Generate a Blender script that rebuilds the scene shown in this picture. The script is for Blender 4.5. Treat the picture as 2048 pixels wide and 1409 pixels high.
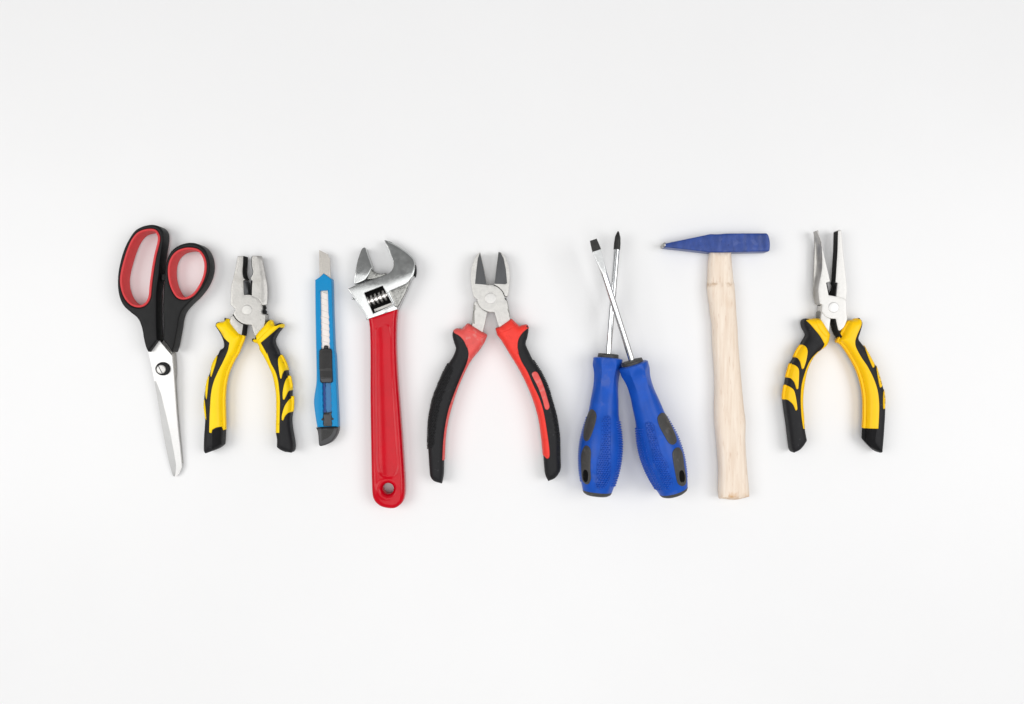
import bpy, math, random
import numpy as np
from mathutils import Vector, Matrix
from mathutils.geometry import delaunay_2d_cdt

random.seed(7)
rng = np.random.default_rng(7)
C = bpy.context.scene.collection
sc = bpy.context.scene
for o in list(bpy.data.objects):
    bpy.data.objects.remove(o, do_unlink=True)

# ------------------------------------------------------------------ camera
HC = 600.0            # camera height above the table, millimetres
SC = 0.4              # millimetres on the table per photo pixel
CX, CY = 1024.0, 704.5
cam_d = bpy.data.cameras.new('camera')
cam = bpy.data.objects.new('camera', cam_d)
C.objects.link(cam)
cam.location = (0, 0, HC / 1000)
cam_d.sensor_width = 36
cam_d.lens = 36 * HC / (2048 * SC)
cam_d.clip_start = 0.02
cam_d.clip_end = 50
sc.camera = cam

# ------------------------------------------------------------------ studio light
w = bpy.data.worlds.new('World')
sc.world = w
w.use_nodes = True
bg = w.node_tree.nodes['Background']
bg.inputs['Color'].default_value = (1.0, 1.0, 1.0, 1)
bg.inputs['Strength'].default_value = 0.34


def softbox(name, loc, target, sx, sy, power, col=(1, 1, 1)):
    d = bpy.data.lights.new(name, 'AREA')
    d.shape = 'RECTANGLE'
    d.size, d.size_y = sx, sy
    d.energy = power
    d.color = col
    o = bpy.data.objects.new(name, d)
    C.objects.link(o)
    o.location = loc
    o.rotation_euler = (Vector(target) - Vector(loc)).to_track_quat('-Z', 'Y').to_euler()
    return o


softbox('softbox_lamp', (-1.35, 0.0, 1.55), (-0.05, 0.0, 0), 1.1, 1.1, 15.0, (1.0, 0.992, 0.98))
softbox('softbox_lamp', (1.35, 0.0, 1.55), (0.05, 0.0, 0), 1.1, 1.1, 15.3, (1.0, 0.996, 0.995))
softbox('softbox_lamp', (0.0, -0.44, 1.6), (0.0, -0.44, 0), 1.0, 1.45, 9.6, (1.0, 1.0, 1.0))  # overhead fill, added to lift the middle and shape the metal reflections

sc.view_settings.view_transform = 'Standard'
sc.view_settings.look = 'None'
sc.view_settings.exposure = 0.0
sc.view_settings.gamma = 1.0
sc.render.engine = 'CYCLES'
sc.cycles.max_bounces = 8


# ------------------------------------------------------------------ materials
def mat(name, col, rough=0.5, metal=0.0, var=0.10, vs=250.0, stretch=(1, 1, 1), rot=0.0,
        bump=0.0, bs=900.0, coat=0.0, speck=None, rvar=0.0, spec=0.5, trans=0.0, ior=1.45):
    m = bpy.data.materials.new(name)
    m.use_nodes = True
    nt = m.node_tree
    N, L = nt.nodes, nt.links
    b = N['Principled BSDF']
    b.inputs['Metallic'].default_value = metal
    b.inputs['Roughness'].default_value = rough
    b.inputs['Specular IOR Level'].default_value = spec
    b.inputs['Coat Weight'].default_value = coat
    b.inputs['Coat Roughness'].default_value = 0.08
    b.inputs['Transmission Weight'].default_value = trans
    b.inputs['IOR'].default_value = ior
    tc = N.new('ShaderNodeTexCoord')
    mp = N.new('ShaderNodeMapping')
    mp.inputs['Scale'].default_value = stretch
    mp.inputs['Rotation'].default_value = (0, 0, rot)
    L.new(tc.outputs['Object'], mp.inputs['Vector'])
    nz = N.new('ShaderNodeTexNoise')
    nz.inputs['Scale'].default_value = vs
    nz.inputs['Detail'].default_value = 6
    nz.inputs['Roughness'].default_value = 0.65
    L.new(mp.outputs['Vector'], nz.inputs['Vector'])
    cr = N.new('ShaderNodeValToRGB')
    cr.color_ramp.elements[0].position = 0.30
    cr.color_ramp.elements[1].position = 0.72
    lo = [c * (1 - var) for c in col]
    hi = [min(1, c * (1 + var)) for c in col]
    cr.color_ramp.elements[0].color = (*lo, 1)
    cr.color_ramp.elements[1].color = (*hi, 1)
    L.new(nz.outputs['Fac'], cr.inputs['Fac'])
    out = cr.outputs['Color']
    if speck:
        for scol, sscale, thr, amt in speck:
            n2 = N.new('ShaderNodeTexNoise')
            n2.inputs['Scale'].default_value = sscale
            n2.inputs['Detail'].default_value = 5
            L.new(tc.outputs['Object'], n2.inputs['Vector'])
            r2 = N.new('ShaderNodeValToRGB')
            r2.color_ramp.elements[0].position = thr
            r2.color_ramp.elements[0].color = (0, 0, 0, 1)
            r2.color_ramp.elements[1].position = min(1, thr + 0.08)
            r2.color_ramp.elements[1].color = (amt, amt, amt, 1)
            L.new(n2.outputs['Fac'], r2.inputs['Fac'])
            mx = N.new('ShaderNodeMixRGB')
            mx.inputs['Color2'].default_value = (*scol, 1)
            L.new(r2.outputs['Color'], mx.inputs['Fac'])
            L.new(out, mx.inputs['Color1'])
            out = mx.outputs['Color']
    L.new(out, b.inputs['Base Color'])
    if rvar:
        mr = N.new('ShaderNodeMapRange')
        mr.inputs['From Min'].default_value = 0.3
        mr.inputs['From Max'].default_value = 0.7
        mr.inputs['To Min'].default_value = max(0.02, rough - rvar)
        mr.inputs['To Max'].default_value = min(1, rough + rvar)
        L.new(nz.outputs['Fac'], mr.inputs['Value'])
        L.new(mr.outputs['Result'], b.inputs['Roughness'])
    if bump:
        nb = N.new('ShaderNodeTexNoise')
        nb.inputs['Scale'].default_value = bs
        nb.inputs['Detail'].default_value = 4
        L.new(mp.outputs['Vector'], nb.inputs['Vector'])
        bp = N.new('ShaderNodeBump')
        bp.inputs['Strength'].default_value = bump
        bp.inputs['Distance'].default_value = 0.0004
        L.new(nb.outputs['Fac'], bp.inputs['Height'])
        L.new(bp.outputs['Normal'], b.inputs['Normal'])
    return m


M = {}
M['table'] = mat('white_table', (0.83, 0.83, 0.832), 0.32, 0, 0.008, 7, spec=0.25, speck=[((0.55, 0.54, 0.52), 330, 0.80, 0.35)])
M['black_plastic'] = mat('black_plastic', (0.0075, 0.0078, 0.0082), 0.45, 0, 0.15, 300, bump=0.25, bs=2500, rvar=0.06, spec=0.22)
M['rubber'] = mat('black_rubber', (0.012, 0.012, 0.0135), 0.52, 0, 0.22, 220, bump=0.3, bs=1800, rvar=0.1, spec=0.25,
                  speck=[((0.08, 0.08, 0.085), 420, 0.66, 0.5)])
M['rubber_matt'] = mat('matt_black_rubber', (0.008, 0.008, 0.009), 0.8, 0, 0.2, 300, spec=0.2)
M['stud_rubber'] = mat('studded_black_rubber', (0.006, 0.006, 0.007), 0.38, 0, 0.2, 300, spec=0.45)
M['red_lining'] = mat('red_lining', (0.64, 0.05, 0.055), 0.5, 0, 0.05, 200, spec=0.3)
M['yellow'] = mat('yellow_plastic', (0.98, 0.66, 0.002), 0.36, 0, 0.03, 120, spec=0.25, bump=0.12, bs=500,
                  speck=[((0.35, 0.20, 0.02), 330, 0.68, 0.55), ((0.42, 0.26, 0.03), 75, 0.62, 0.32)])
M['amber'] = mat('amber_plastic', (0.98, 0.58, 0.003), 0.36, 0, 0.03, 120, spec=0.25, bump=0.12, bs=500,
                 speck=[((0.45, 0.22, 0.02), 330, 0.72, 0.4)])
M['satin_steel'] = mat('satin_steel', (0.59, 0.58, 0.555), 0.46, 0.45, 0.14, 260, bump=0.30, bs=700, rvar=0.08,
                       speck=[((0.30, 0.29, 0.27), 260, 0.68, 0.55)])
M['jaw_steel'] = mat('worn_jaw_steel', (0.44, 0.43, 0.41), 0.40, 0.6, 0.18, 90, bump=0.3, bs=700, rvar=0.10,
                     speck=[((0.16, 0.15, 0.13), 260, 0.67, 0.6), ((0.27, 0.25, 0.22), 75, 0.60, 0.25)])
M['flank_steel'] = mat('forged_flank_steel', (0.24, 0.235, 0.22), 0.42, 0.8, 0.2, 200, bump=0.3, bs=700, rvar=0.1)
M['pale_steel'] = mat('pale_steel', (0.65, 0.64, 0.62), 0.45, 0.40, 0.08, 260, bump=0.2, bs=700, rvar=0.06,
                      speck=[((0.45, 0.44, 0.42), 300, 0.70, 0.4)])
M['grey_steel'] = mat('ground_steel', (0.42, 0.41, 0.39), 0.40, 1.0, 0.18, 200, bump=0.3, bs=700, rvar=0.1)
M['dark_steel'] = mat('blackened_steel', (0.016, 0.016, 0.016), 0.55, 0.0, 0.25, 300, bump=0.3, bs=900, spec=0.06)
M['charcoal_steel'] = mat('charcoal_ground_steel', (0.085, 0.087, 0.09), 0.45, 0.6, 0.22, 240, bump=0.25, bs=900, rvar=0.1,
                          stretch=(1, 0.3, 1))
M['blade_steel'] = mat('polished_blade_steel', (0.70, 0.695, 0.685), 0.38, 0.35, 0.03, 300, stretch=(1, 8, 1), bump=0.06, bs=900)
M['edge_steel'] = mat('ground_blade_steel', (0.48, 0.48, 0.475), 0.42, 0.4, 0.06, 300, stretch=(8, 1, 1), bump=0.10, bs=900)
M['knife_steel'] = mat('brushed_blade_steel', (0.42, 0.40, 0.37), 0.36, 0.9, 0.08, 300, stretch=(1, 5, 1), rot=0.5, bump=0.1, bs=700)
M['segment_steel'] = mat('pale_blade_steel', (0.70, 0.645, 0.61), 0.42, 0.4, 0.06, 300, stretch=(1, 5, 1), rot=0.5, bump=0.1, bs=700)
M['chrome'] = mat('chrome', (0.50, 0.51, 0.505), 0.17, 1.0, 0.08, 180, bump=0.05, bs=400, rvar=0.05,
                  speck=[((0.25, 0.25, 0.24), 320, 0.70, 0.4)])
M['cast_chrome'] = mat('rough_cast_chrome', (0.30, 0.30, 0.285), 0.30, 1.0, 0.35, 350, bump=0.45, bs=600, rvar=0.1)
M['bright_chrome'] = mat('bright_chrome', (0.62, 0.63, 0.64), 0.15, 1.0, 0.02, 100)
M['worm'] = mat('oiled_dark_chrome', (0.62, 0.60, 0.58), 0.24, 1.0, 0.2, 300)
M['dipped_red'] = mat('dipped_red_vinyl', (0.54, 0.0, 0.010), 0.17, 0, 0.08, 60, spec=0.26, speck=[((0.66, 0.10, 0.11), 420, 0.72, 0.5)], bump=0.12, bs=160)
M['coral'] = mat('coral_plastic', (0.84, 0.048, 0.034), 0.42, 0, 0.10, 140, spec=0.25, bump=0.12, bs=500,
                 speck=[((0.45, 0.02, 0.02), 130, 0.66, 0.4)])
M['worn_coral'] = mat('worn_coral_plastic', (0.74, 0.085, 0.075), 0.5, 0, 0.12, 140, bump=0.2, bs=400,
                      speck=[((0.70, 0.22, 0.20), 220, 0.56, 0.6), ((0.40, 0.03, 0.03), 150, 0.66, 0.4)])
M['knife_blue'] = mat('blue_plastic', (0.0, 0.235, 0.52), 0.30, 0, 0.04, 60, spec=0.22)
M['knife_blue_deep'] = mat('deep_blue_plastic', (0.035, 0.19, 0.42), 0.35, 0, 0.05, 60)
M['knife_navy'] = mat('navy_plastic', (0.0, 0.045, 0.24), 0.35, 0, 0.05, 60)
M['slider'] = mat('black_slider_plastic', (0.014, 0.013, 0.013), 0.4, 0, 0.2, 300)
M['cap_grey'] = mat('dark_grey_plastic', (0.045, 0.045, 0.048), 0.42, 0, 0.15, 300)
M['driver_blue'] = mat('blue_vinyl', (0.008, 0.080, 0.45), 0.36, 0, 0.12, 90, spec=0.25, bump=0.1, bs=300, rvar=0.08,
                       speck=[((0.10, 0.15, 0.42), 60, 0.62, 0.4)])
M['stud_blue'] = mat('studded_blue_vinyl', (0.008, 0.075, 0.44), 0.26, 0, 0.1, 90, spec=0.45)
M['driver_grey'] = mat('grey_rubber', (0.050, 0.049, 0.047), 0.55, 0, 0.2, 250, bump=0.25, bs=900,
                       speck=[((0.11, 0.105, 0.10), 180, 0.60, 0.6)])
M['tip_black'] = mat('black_oxide', (0.022, 0.022, 0.021), 0.42, 0.3, 0.3, 400, bump=0.3, bs=800)
M['hammer_blue'] = mat('blue_enamel', (0.030, 0.066, 0.27), 0.32, 0, 0.30, 110, bump=0.6, bs=200, spec=0.35, stretch=(1.6, 0.7, 1),
                       speck=[((0.10, 0.14, 0.37), 150, 0.58, 0.40), ((0.01, 0.02, 0.12), 300, 0.68, 0.8)])
M['bevel_steel'] = mat('hollow_ground_steel', (0.40, 0.39, 0.37), 0.36, 0.8, 0.22, 160, stretch=(2, 0.4, 1), bump=0.25, bs=500, rvar=0.08)
M['hole_shade'] = mat('painted_recess_shade', (0.004, 0.004, 0.004), 0.8, 0, 0.1, 200, spec=0.1)  # near-black colour paints the shade inside holes and grooves


def wood_material():
    m = bpy.data.materials.new('raw_beech')
    m.use_nodes = True
    N, L = m.node_tree.nodes, m.node_tree.links
    b = N['Principled BSDF']
    b.inputs['Roughness'].default_value = 0.6
    b.inputs['Specular IOR Level'].default_value = 0.3
    tc = N.new('ShaderNodeTexCoord')

    def noise(scale, st, detail=6, dist=0.0):
        mp = N.new('ShaderNodeMapping')
        mp.inputs['Scale'].default_value = st
        L.new(tc.outputs['Object'], mp.inputs['Vector'])
        n = N.new('ShaderNodeTexNoise')
        n.inputs['Scale'].default_value = scale
        n.inputs['Detail'].default_value = detail
        n.inputs['Distortion'].default_value = dist
        L.new(mp.outputs['Vector'], n.inputs['Vector'])
        return n.outputs['Fac']

    def ramp(v, p0, p1, c0, c1):
        r = N.new('ShaderNodeValToRGB')
        r.color_ramp.elements[0].position = p0
        r.color_ramp.elements[1].position = p1
        r.color_ramp.elements[0].color = (*c0, 1)
        r.color_ramp.elements[1].color = (*c1, 1)
        L.new(v, r.inputs['Fac'])
        return r.outputs['Color']

    def mix(f, a, c, typ='MIX'):
        x = N.new('ShaderNodeMixRGB')
        x.blend_type = typ
        L.new(f, x.inputs['Fac'])
        L.new(a, x.inputs['Color1'])
        if isinstance(c, tuple):
            x.inputs['Color2'].default_value = (*c, 1)
        else:
            L.new(c, x.inputs['Color2'])
        return x.outputs['Color']
    base = ramp(noise(420, (1, 0.07, 1)), 0.3, 0.7, (0.765, 0.625, 0.50), (0.875, 0.77, 0.655))
    flecks = ramp(noise(1000, (1, 0.10, 1), 3), 0.60, 0.72, (0, 0, 0), (0.40, 0.40, 0.40))
    col = mix(flecks, base, (0.58, 0.38, 0.26))
    blot = ramp(noise(45, (1, 0.5, 1), 4), 0.60, 0.76, (0, 0, 0), (0.30, 0.30, 0.30))
    col = mix(blot, col, (0.62, 0.40, 0.24))
    # rub marks round the handle: a scuffed ring below the head, a frayed foot
    sep = N.new('ShaderNodeSeparateXYZ')
    L.new(tc.outputs['Object'], sep.inputs['Vector'])
    wob = N.new('ShaderNodeMath')
    wob.operation = 'MULTIPLY_ADD'
    L.new(noise(330, (1, 1, 1), 3), wob.inputs[0])
    wob.inputs[1].default_value = 0.006
    L.new(sep.outputs['Y'], wob.inputs[2])
    for y0, wd, amt, colr in WOOD_RINGS:
        d = N.new('ShaderNodeMath')
        d.operation = 'SUBTRACT'
        L.new(wob.outputs[0], d.inputs[0])
        d.inputs[1].default_value = y0 + 0.003
        a = N.new('ShaderNodeMath')
        a.operation = 'ABSOLUTE'
        L.new(d.outputs[0], a.inputs[0])
        mr = N.new('ShaderNodeMapRange')
        mr.inputs['From Min'].default_value = 0
        mr.inputs['From Max'].default_value = wd
        mr.inputs['To Min'].default_value = amt
        mr.inputs['To Max'].default_value = 0
        L.new(a.outputs[0], mr.inputs['Value'])
        pm = N.new('ShaderNodeMath')
        pm.operation = 'MULTIPLY'
        L.new(mr.outputs['Result'], pm.inputs[0])
        L.new(ramp(noise(260, (1, 0.25, 1), 4), 0.40, 0.68, (0, 0, 0), (1, 1, 1)), pm.inputs[1])
        col = mix(pm.outputs[0], col, colr)
    L.new(col, b.inputs['Base Color'])
    bp = N.new('ShaderNodeBump')
    bp.inputs['Strength'].default_value = 0.25
    bp.inputs['Distance'].default_value = 0.0003
    L.new(noise(900, (1, 0.08, 1), 4), bp.inputs['Height'])
    L.new(bp.outputs['Normal'], b.inputs['Normal'])
    return m


# ------------------------------------------------------------------ tracing helpers
ZONES = {'A1': (220, 440, 5.217), 'A2': (270, 660, 4.546), 'A3': (400, 500, 6.7095), 'A4': (390, 700, 6.4045),
         'A5': (610, 490, 6.71), 'A6': (610, 690, 6.71), 'A7': (680, 470, 7.829), 'A8': (720, 620, 3.4366),
         'B1': (880, 490, 6.126), 'B2': (840, 680, 4.6967), 'B3': (1150, 450, 4.858), 'B4': (1140, 690, 4.404),
         'B5': (1310, 450, 7.044), 'B6': (1380, 640, 3.708), 'B7': (1550, 450, 5.871), 'B8': (1550, 680, 5.871)}


def T(zone, *pts):
    x0, y0, s = ZONES[zone]
    return [(x0 + p[0] / s, y0 + p[1] / s) + tuple(p[2:]) for p in pts]


def curve(pts, step=2.0, closed=True):
    """Catmull-Rom through measured points; a third element marks a sharp corner."""
    n = len(pts)
    out = []
    rngi = range(n) if closed else range(n - 1)
    for i in rngi:
        p1 = np.array(pts[i][:2], float)
        p2 = np.array(pts[(i + 1) % n][:2], float)
        c1 = len(pts[i]) > 2 or (not closed and i == 0)
        c2 = len(pts[(i + 1) % n]) > 2 or (not closed and i == n - 2)
        p0 = p1 if c1 else np.array(pts[i - 1][:2], float)
        p3 = p2 if c2 else np.array(pts[(i + 2) % n][:2], float)
        L = np.linalg.norm(p2 - p1)
        if L < 1e-6:
            continue
        def lim(t):
            q = np.linalg.norm(t)
            return t if q < L * 1.1 else t * (L * 1.1 / q)
        m1 = lim((p2 - p0) * 0.5)
        m2 = lim((p3 - p1) * 0.5)
        k = max(1, int(round(L / step)))
        for j in range(k):
            t = j / k
            h = (2 * t**3 - 3 * t**2 + 1) * p1 + (t**3 - 2 * t**2 + t) * m1 + (-2 * t**3 + 3 * t**2) * p2 + (t**3 - t**2) * m2
            out.append(h)
    if not closed:
        out.append(np.array(pts[-1][:2], float))
    return np.array(out)


def sharp(pts):
    return np.array([p[:2] for p in pts], float)


def to_mm(px, z):
    px = np.asarray(px, float)
    k = SC * (HC - z) / HC
    return np.stack([(px[..., 0] - CX) * k, (CY - px[..., 1]) * k], -1)


def to_px(mm, z):
    k = SC * (HC - z) / HC
    return np.stack([mm[..., 0] / k + CX, CY - mm[..., 1] / k], -1)


def seg_dist(P, loops, closed=True):
    d = np.full(len(P), 1e9)
    for lp in loops:
        a = lp if closed else lp[:-1]
        b = np.roll(lp, -1, 0) if closed else lp[1:]
        ab = b - a
        l2 = (ab**2).sum(1) + 1e-12
        for s in range(0, len(P), 1500):
            q = P[s:s + 1500]
            t = (((q[:, None, :] - a[None]) * ab[None]).sum(2) / l2).clip(0, 1)
            c = a[None] + t[..., None] * ab[None]
            d[s:s + 1500] = np.minimum(d[s:s + 1500], np.sqrt(((q[:, None, :] - c)**2).sum(2)).min(1))
    return d


def inside(P, loops):
    r = np.zeros(len(P), bool)
    for lp in loops:
        a, b = lp, np.roll(lp, -1, 0)
        for s in range(0, len(P), 1500):
            q = P[s:s + 1500]
            y = q[:, 1][:, None]
            cond = (a[None, :, 1] > y) != (b[None, :, 1] > y)
            xi = a[None, :, 0] + (y - a[None, :, 1]) * (b[:, 0] - a[:, 0])[None] / ((b[:, 1] - a[:, 1])[None] + 1e-15)
            r[s:s + 1500] ^= (((cond) & (q[:, 0][:, None] < xi)).sum(1) % 2).astype(bool)
    return r


def area(lp):
    x, y = lp[:, 0], lp[:, 1]
    return 0.5 * (x * np.roll(y, -1) - y * np.roll(x, -1)).sum()


def inset(lp, d):
    """Offset a closed loop inward by d (outward if negative); loops of either winding."""
    if area(lp) < 0:
        lp = lp[::-1]
    t = np.roll(lp, -1, 0) - np.roll(lp, 1, 0)
    t /= np.linalg.norm(t, axis=1)[:, None] + 1e-12
    return lp + np.stack([-t[:, 1], t[:, 0]], 1) * d


def fill(loops, ring_d, grid):
    """Triangulate loops with inset rings and a grid; returns points, triangles (counter-clockwise)."""
    pts = []
    edges = []
    for lp in loops:
        k = len(pts)
        pts += [tuple(p) for p in lp]
        edges += [(k + i, k + (i + 1) % len(lp)) for i in range(len(lp))]
    extra = []
    for d in ring_d:
        for i, lp in enumerate(loops):
            q = inset(lp, d if i == 0 else -d)
            ok = inside(q, loops) & (seg_dist(q, loops) > d * 0.97)
            extra.append(q[ok])
    if grid:
        lo, hi = loops[0].min(0), loops[0].max(0)
        gx, gy = np.meshgrid(np.arange(lo[0], hi[0], grid), np.arange(lo[1], hi[1], grid))
        gx[::2] += grid / 2
        q = np.stack([gx.ravel(), gy.ravel()], 1)
        q = q[inside(q, loops)]
        if len(q):
            rm = (max(ring_d) if len(ring_d) else 0) + grid * 0.45
            q = q[seg_dist(q, loops) > rm]
            extra.append(q)
    for e in extra:
        pts += [tuple(p) for p in e]
    r = delaunay_2d_cdt([Vector(p) for p in pts], edges, [], 0, 1e-6)
    V = np.array([tuple(v) for v in r[0]])
    F = np.array([tuple(f) for f in r[2]])
    cen = V[F].mean(1)
    F = F[inside(cen, loops)]
    a = V[F]
    s = (a[:, 1, 0] - a[:, 0, 0]) * (a[:, 2, 1] - a[:, 0, 1]) - (a[:, 1, 1] - a[:, 0, 1]) * (a[:, 2, 0] - a[:, 0, 0])
    F = F[np.abs(s) > 1e-9]
    s = s[np.abs(s) > 1e-9]
    F[s < 0] = F[s < 0][:, ::-1]
    used = np.unique(F)
    remap = -np.ones(len(V), int)
    remap[used] = np.arange(len(used))
    return V[used], remap[F]


def rim(F):
    cnt = {}
    for f in F:
        for i in range(3):
            cnt[(int(f[i]), int(f[(i + 1) % 3]))] = 1
    return [(a, b) for (a, b) in cnt if (b, a) not in cnt]


ORG = np.zeros(3)


def make(name, V, F, m, parent=None, angle=35, smooth=True):
    me = bpy.data.meshes.new(name)
    V = (np.asarray(V, float) - ORG) * 0.001
    me.from_pydata([tuple(v) for v in V], [], [tuple(int(i) for i in f) for f in F])
    me.validate()
    me.materials.append(M[m])
    if smooth:
        me.polygons.foreach_set('use_smooth', [True] * len(me.polygons))
        me.set_sharp_from_angle(angle=math.radians(angle))
    o = bpy.data.objects.new(name, me)
    C.objects.link(o)
    if parent:
        o.parent = parent
    return o


def closed(name, V2, F, zt, zb, m, parent, V2b=None, angle=35):
    n = len(V2)
    top = np.column_stack([V2, zt])
    bot = np.column_stack([V2 if V2b is None else V2b, zb])
    faces = [tuple(f) for f in F] + [tuple(f[::-1] + n) for f in F]
    faces += [(a + n, b + n, b, a) for a, b in rim(F)]
    return make(name, np.vstack([top, bot]), faces, m, parent, angle)


def prof(d, r, rz):
    t = np.clip(1 - d / max(r, 1e-6), 0, 1)
    return rz * (np.sqrt(np.clip(1 - t * t, 0, 1)) - 1)


def outline_mm(px, zhigh, zlow):
    """A traced silhouette: the side turned to the camera shows the foot of its wall, the far side its shoulder."""
    px = np.asarray(px, float)
    if zhigh == zlow:
        return to_mm(px, zhigh)
    t = np.roll(px, -1, 0) - np.roll(px, 1, 0)
    t /= np.linalg.norm(t, axis=1)[:, None] + 1e-9
    n = np.stack([t[:, 1], -t[:, 0]], 1) * (1 if area(px) > 0 else -1)
    c = np.array([CX, CY]) - px
    dist = np.linalg.norm(c, axis=1)[:, None]
    d = (n * c / dist).sum(1)
    w = np.clip(d / 0.5, 0, 1)
    for _ in range(3):
        w = np.maximum(w, np.maximum(np.roll(w, 1), np.roll(w, -1)))
    for _ in range(6):
        w = 0.25 * np.roll(w, 1) + 0.5 * w + 0.25 * np.roll(w, -1)
    z = zhigh + (zlow - zhigh) * w
    k = (SC * (HC - z) / HC)[:, None]
    return np.stack([px[:, 0] - CX, CY - px[:, 1]], 1) * k


def solid(name, px, z0, z1, m, parent=None, r=0.4, rz=None, rb=0.4, holes=(), zref=None, zmod=None,
          grid=0, rings=3, angle=35, sil=False):
    """A real-thickness body from a measured outline: rounded top and bottom edges. Returns object, top-surface function."""
    rz = r if rz is None else rz
    rz = min(rz, (z1 - z0) * 0.6)
    rb = min(rb, (z1 - z0 - rz) * 0.8)
    zref = z1 - rz * 0.7 if zref is None else zref
    loops = [outline_mm(px, zref, z0 + rb if sil else zref)] + [to_mm(h, zref) for h in holes]
    rd = [r * (1 - math.cos(math.pi / 2 * (i + 1) / rings)) for i in range(rings)] if r > 0.05 else []
    if zmod is not None and r < 1:
        rd += [r + 0.5, r + 1.1]
    V, F = fill(loops, rd, grid * SC if grid else 0)

    def height(P):
        d = seg_dist(P, loops)
        d[~inside(P, loops)] *= 0
        z = z1 + prof(d, r, rz)
        if zmod is not None:
            q = to_px(P, zref)
            z = np.maximum(z - zmod(q[:, 0], q[:, 1]), z0 + 0.3)
        return z
    d = seg_dist(V, loops)
    zt = z1 + prof(d, r, rz)
    if zmod is not None:
        q = to_px(V, zref)
        zt = np.maximum(zt - zmod(q[:, 0], q[:, 1]), z0 + 0.35)
    zb = z0 - prof(d, rb, rb)
    return closed(name, V, F, zt, np.minimum(zb, zt - 0.05), m, parent, angle=angle), height


def lift(px, surf, it=6):
    """Where the line of sight through photo pixels meets a surface."""
    z = np.zeros(len(px)) + 8.0
    for _ in range(it):
        P = to_mm(px, z[:, None][:, 0])if False else np.stack([(px[:, 0] - CX) * SC * (HC - z) / HC, (CY - px[:, 1]) * SC * (HC - z) / HC], 1)
        z = surf(P)
    return P, z


def patch(name, px, surf, off, m, parent=None, th=1.2, r=1.0, grid=4.0, holes=(), angle=40, body=None, foot=None):
    """A panel lying in a surface, standing 'off' mm proud of it with rounded edges; where its outline reaches the
    silhouette of 'body' (a loop in mm) it wraps down the flank to height 'foot'."""
    fl = lambda a: np.stack([a[:, 0], -a[:, 1]], 1)
    loops = [fl(px)] + [fl(h) for h in holes]
    V, F = fill(loops, [r * 0.2, r * 0.55, r] if r else [], grid)
    d = seg_dist(V, loops)
    P, z = lift(fl(V), surf)
    zt = z + off + prof(d, r, off)
    zb = z - th
    if body is not None:
        bd = seg_dist(P, [body])
        ins = inside(P, [body])
        edge = np.where(ins, bd, -bd)
        onrim = d < 1e-4
        near = onrim & (edge < 0.7)
        out = inset(body, -0.35)
        for q in np.where(near)[0]:
            P[q] = out[np.argmin(((out - P[q]) ** 2).sum(1))]
        zz = surf(P)
        zt = np.where(near, zz + 0.02, zt)
        zb = np.where(near, foot, zb)
    return closed(name, P, F, zt, np.minimum(zb, zt - 0.1), m, parent, angle=angle)


def dots(name, px, surf, pitch, rad, hgt, m, parent, jitter=0.0, margin=0.0, skew=True):
    loop = [px]
    lo, hi = px.min(0), px.max(0)
    gx, gy = np.meshgrid(np.arange(lo[0], hi[0], pitch), np.arange(lo[1], hi[1], pitch * 0.87))
    if skew:
        gx[::2] += pitch / 2
    q = np.stack([gx.ravel(), gy.ravel()], 1)
    q = q + rng.normal(0, jitter, q.shape)
    q = q[inside(q, loop)]
    if margin:
        q = q[seg_dist(q, loop) > margin]
    P, z = lift(q, surf)
    e = 0.15
    nx = -(surf(P + [e, 0]) - surf(P - [e, 0])) / (2 * e)
    ny = -(surf(P + [0, e]) - surf(P - [0, e])) / (2 * e)
    N = np.stack([nx, ny, np.ones(len(P))], 1)
    N[:, :2] = N[:, :2].clip(-2.5, 2.5)
    N /= np.linalg.norm(N, axis=1)[:, None]
    return bumps(name, np.column_stack([P, z]), N, rad * SC, hgt, m, parent)


def bumps(name, P, N, rad, hgt, m, parent):
    V, F = [], []
    for p, n in zip(P, N):
        n = Vector(n)
        u = n.orthogonal().normalized()
        v = n.cross(u)
        k = len(V)
        for rr, hh in ((1.0, -0.3), (0.72, 0.65)):
            for i in range(6):
                a = i * math.pi / 3
                V.append(np.array(p) + np.array(u * (rad * rr * math.cos(a)) + v * (rad * rr * math.sin(a)) + n * (hgt * hh)))
        V.append(np.array(p) + np.array(n * hgt))
        for i in range(6):
            j = (i + 1) % 6
            F.append((k + i, k + j, k + 6 + j, k + 6 + i))
            F.append((k + 6 + i, k + 6 + j, k + 12))
    o = make(name, np.array(V), F, m, parent, angle=80)
    o['kind'] = 'stuff'
    return o


def strip(line, width, pitch, depth, step=0.5):
    """Outline of a toothed strip along a measured edge line; width is to the left of travel in the picture."""
    c = curve([p[:2] for p in line], step, closed=False)
    t = np.gradient(c, axis=0)
    t /= np.linalg.norm(t, axis=1)[:, None]
    n = np.stack([t[:, 1], -t[:, 0]], 1)
    s = np.concatenate([[0], np.cumsum(np.linalg.norm(np.diff(c, axis=0), axis=1))])
    zz = np.abs(((s / pitch) % 1) * 2 - 1) * depth
    return np.vstack([c - n * np.sign(width) * 1.0, (c + n * (width + np.sign(width) * zz)[:, None])[::-1]])


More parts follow.
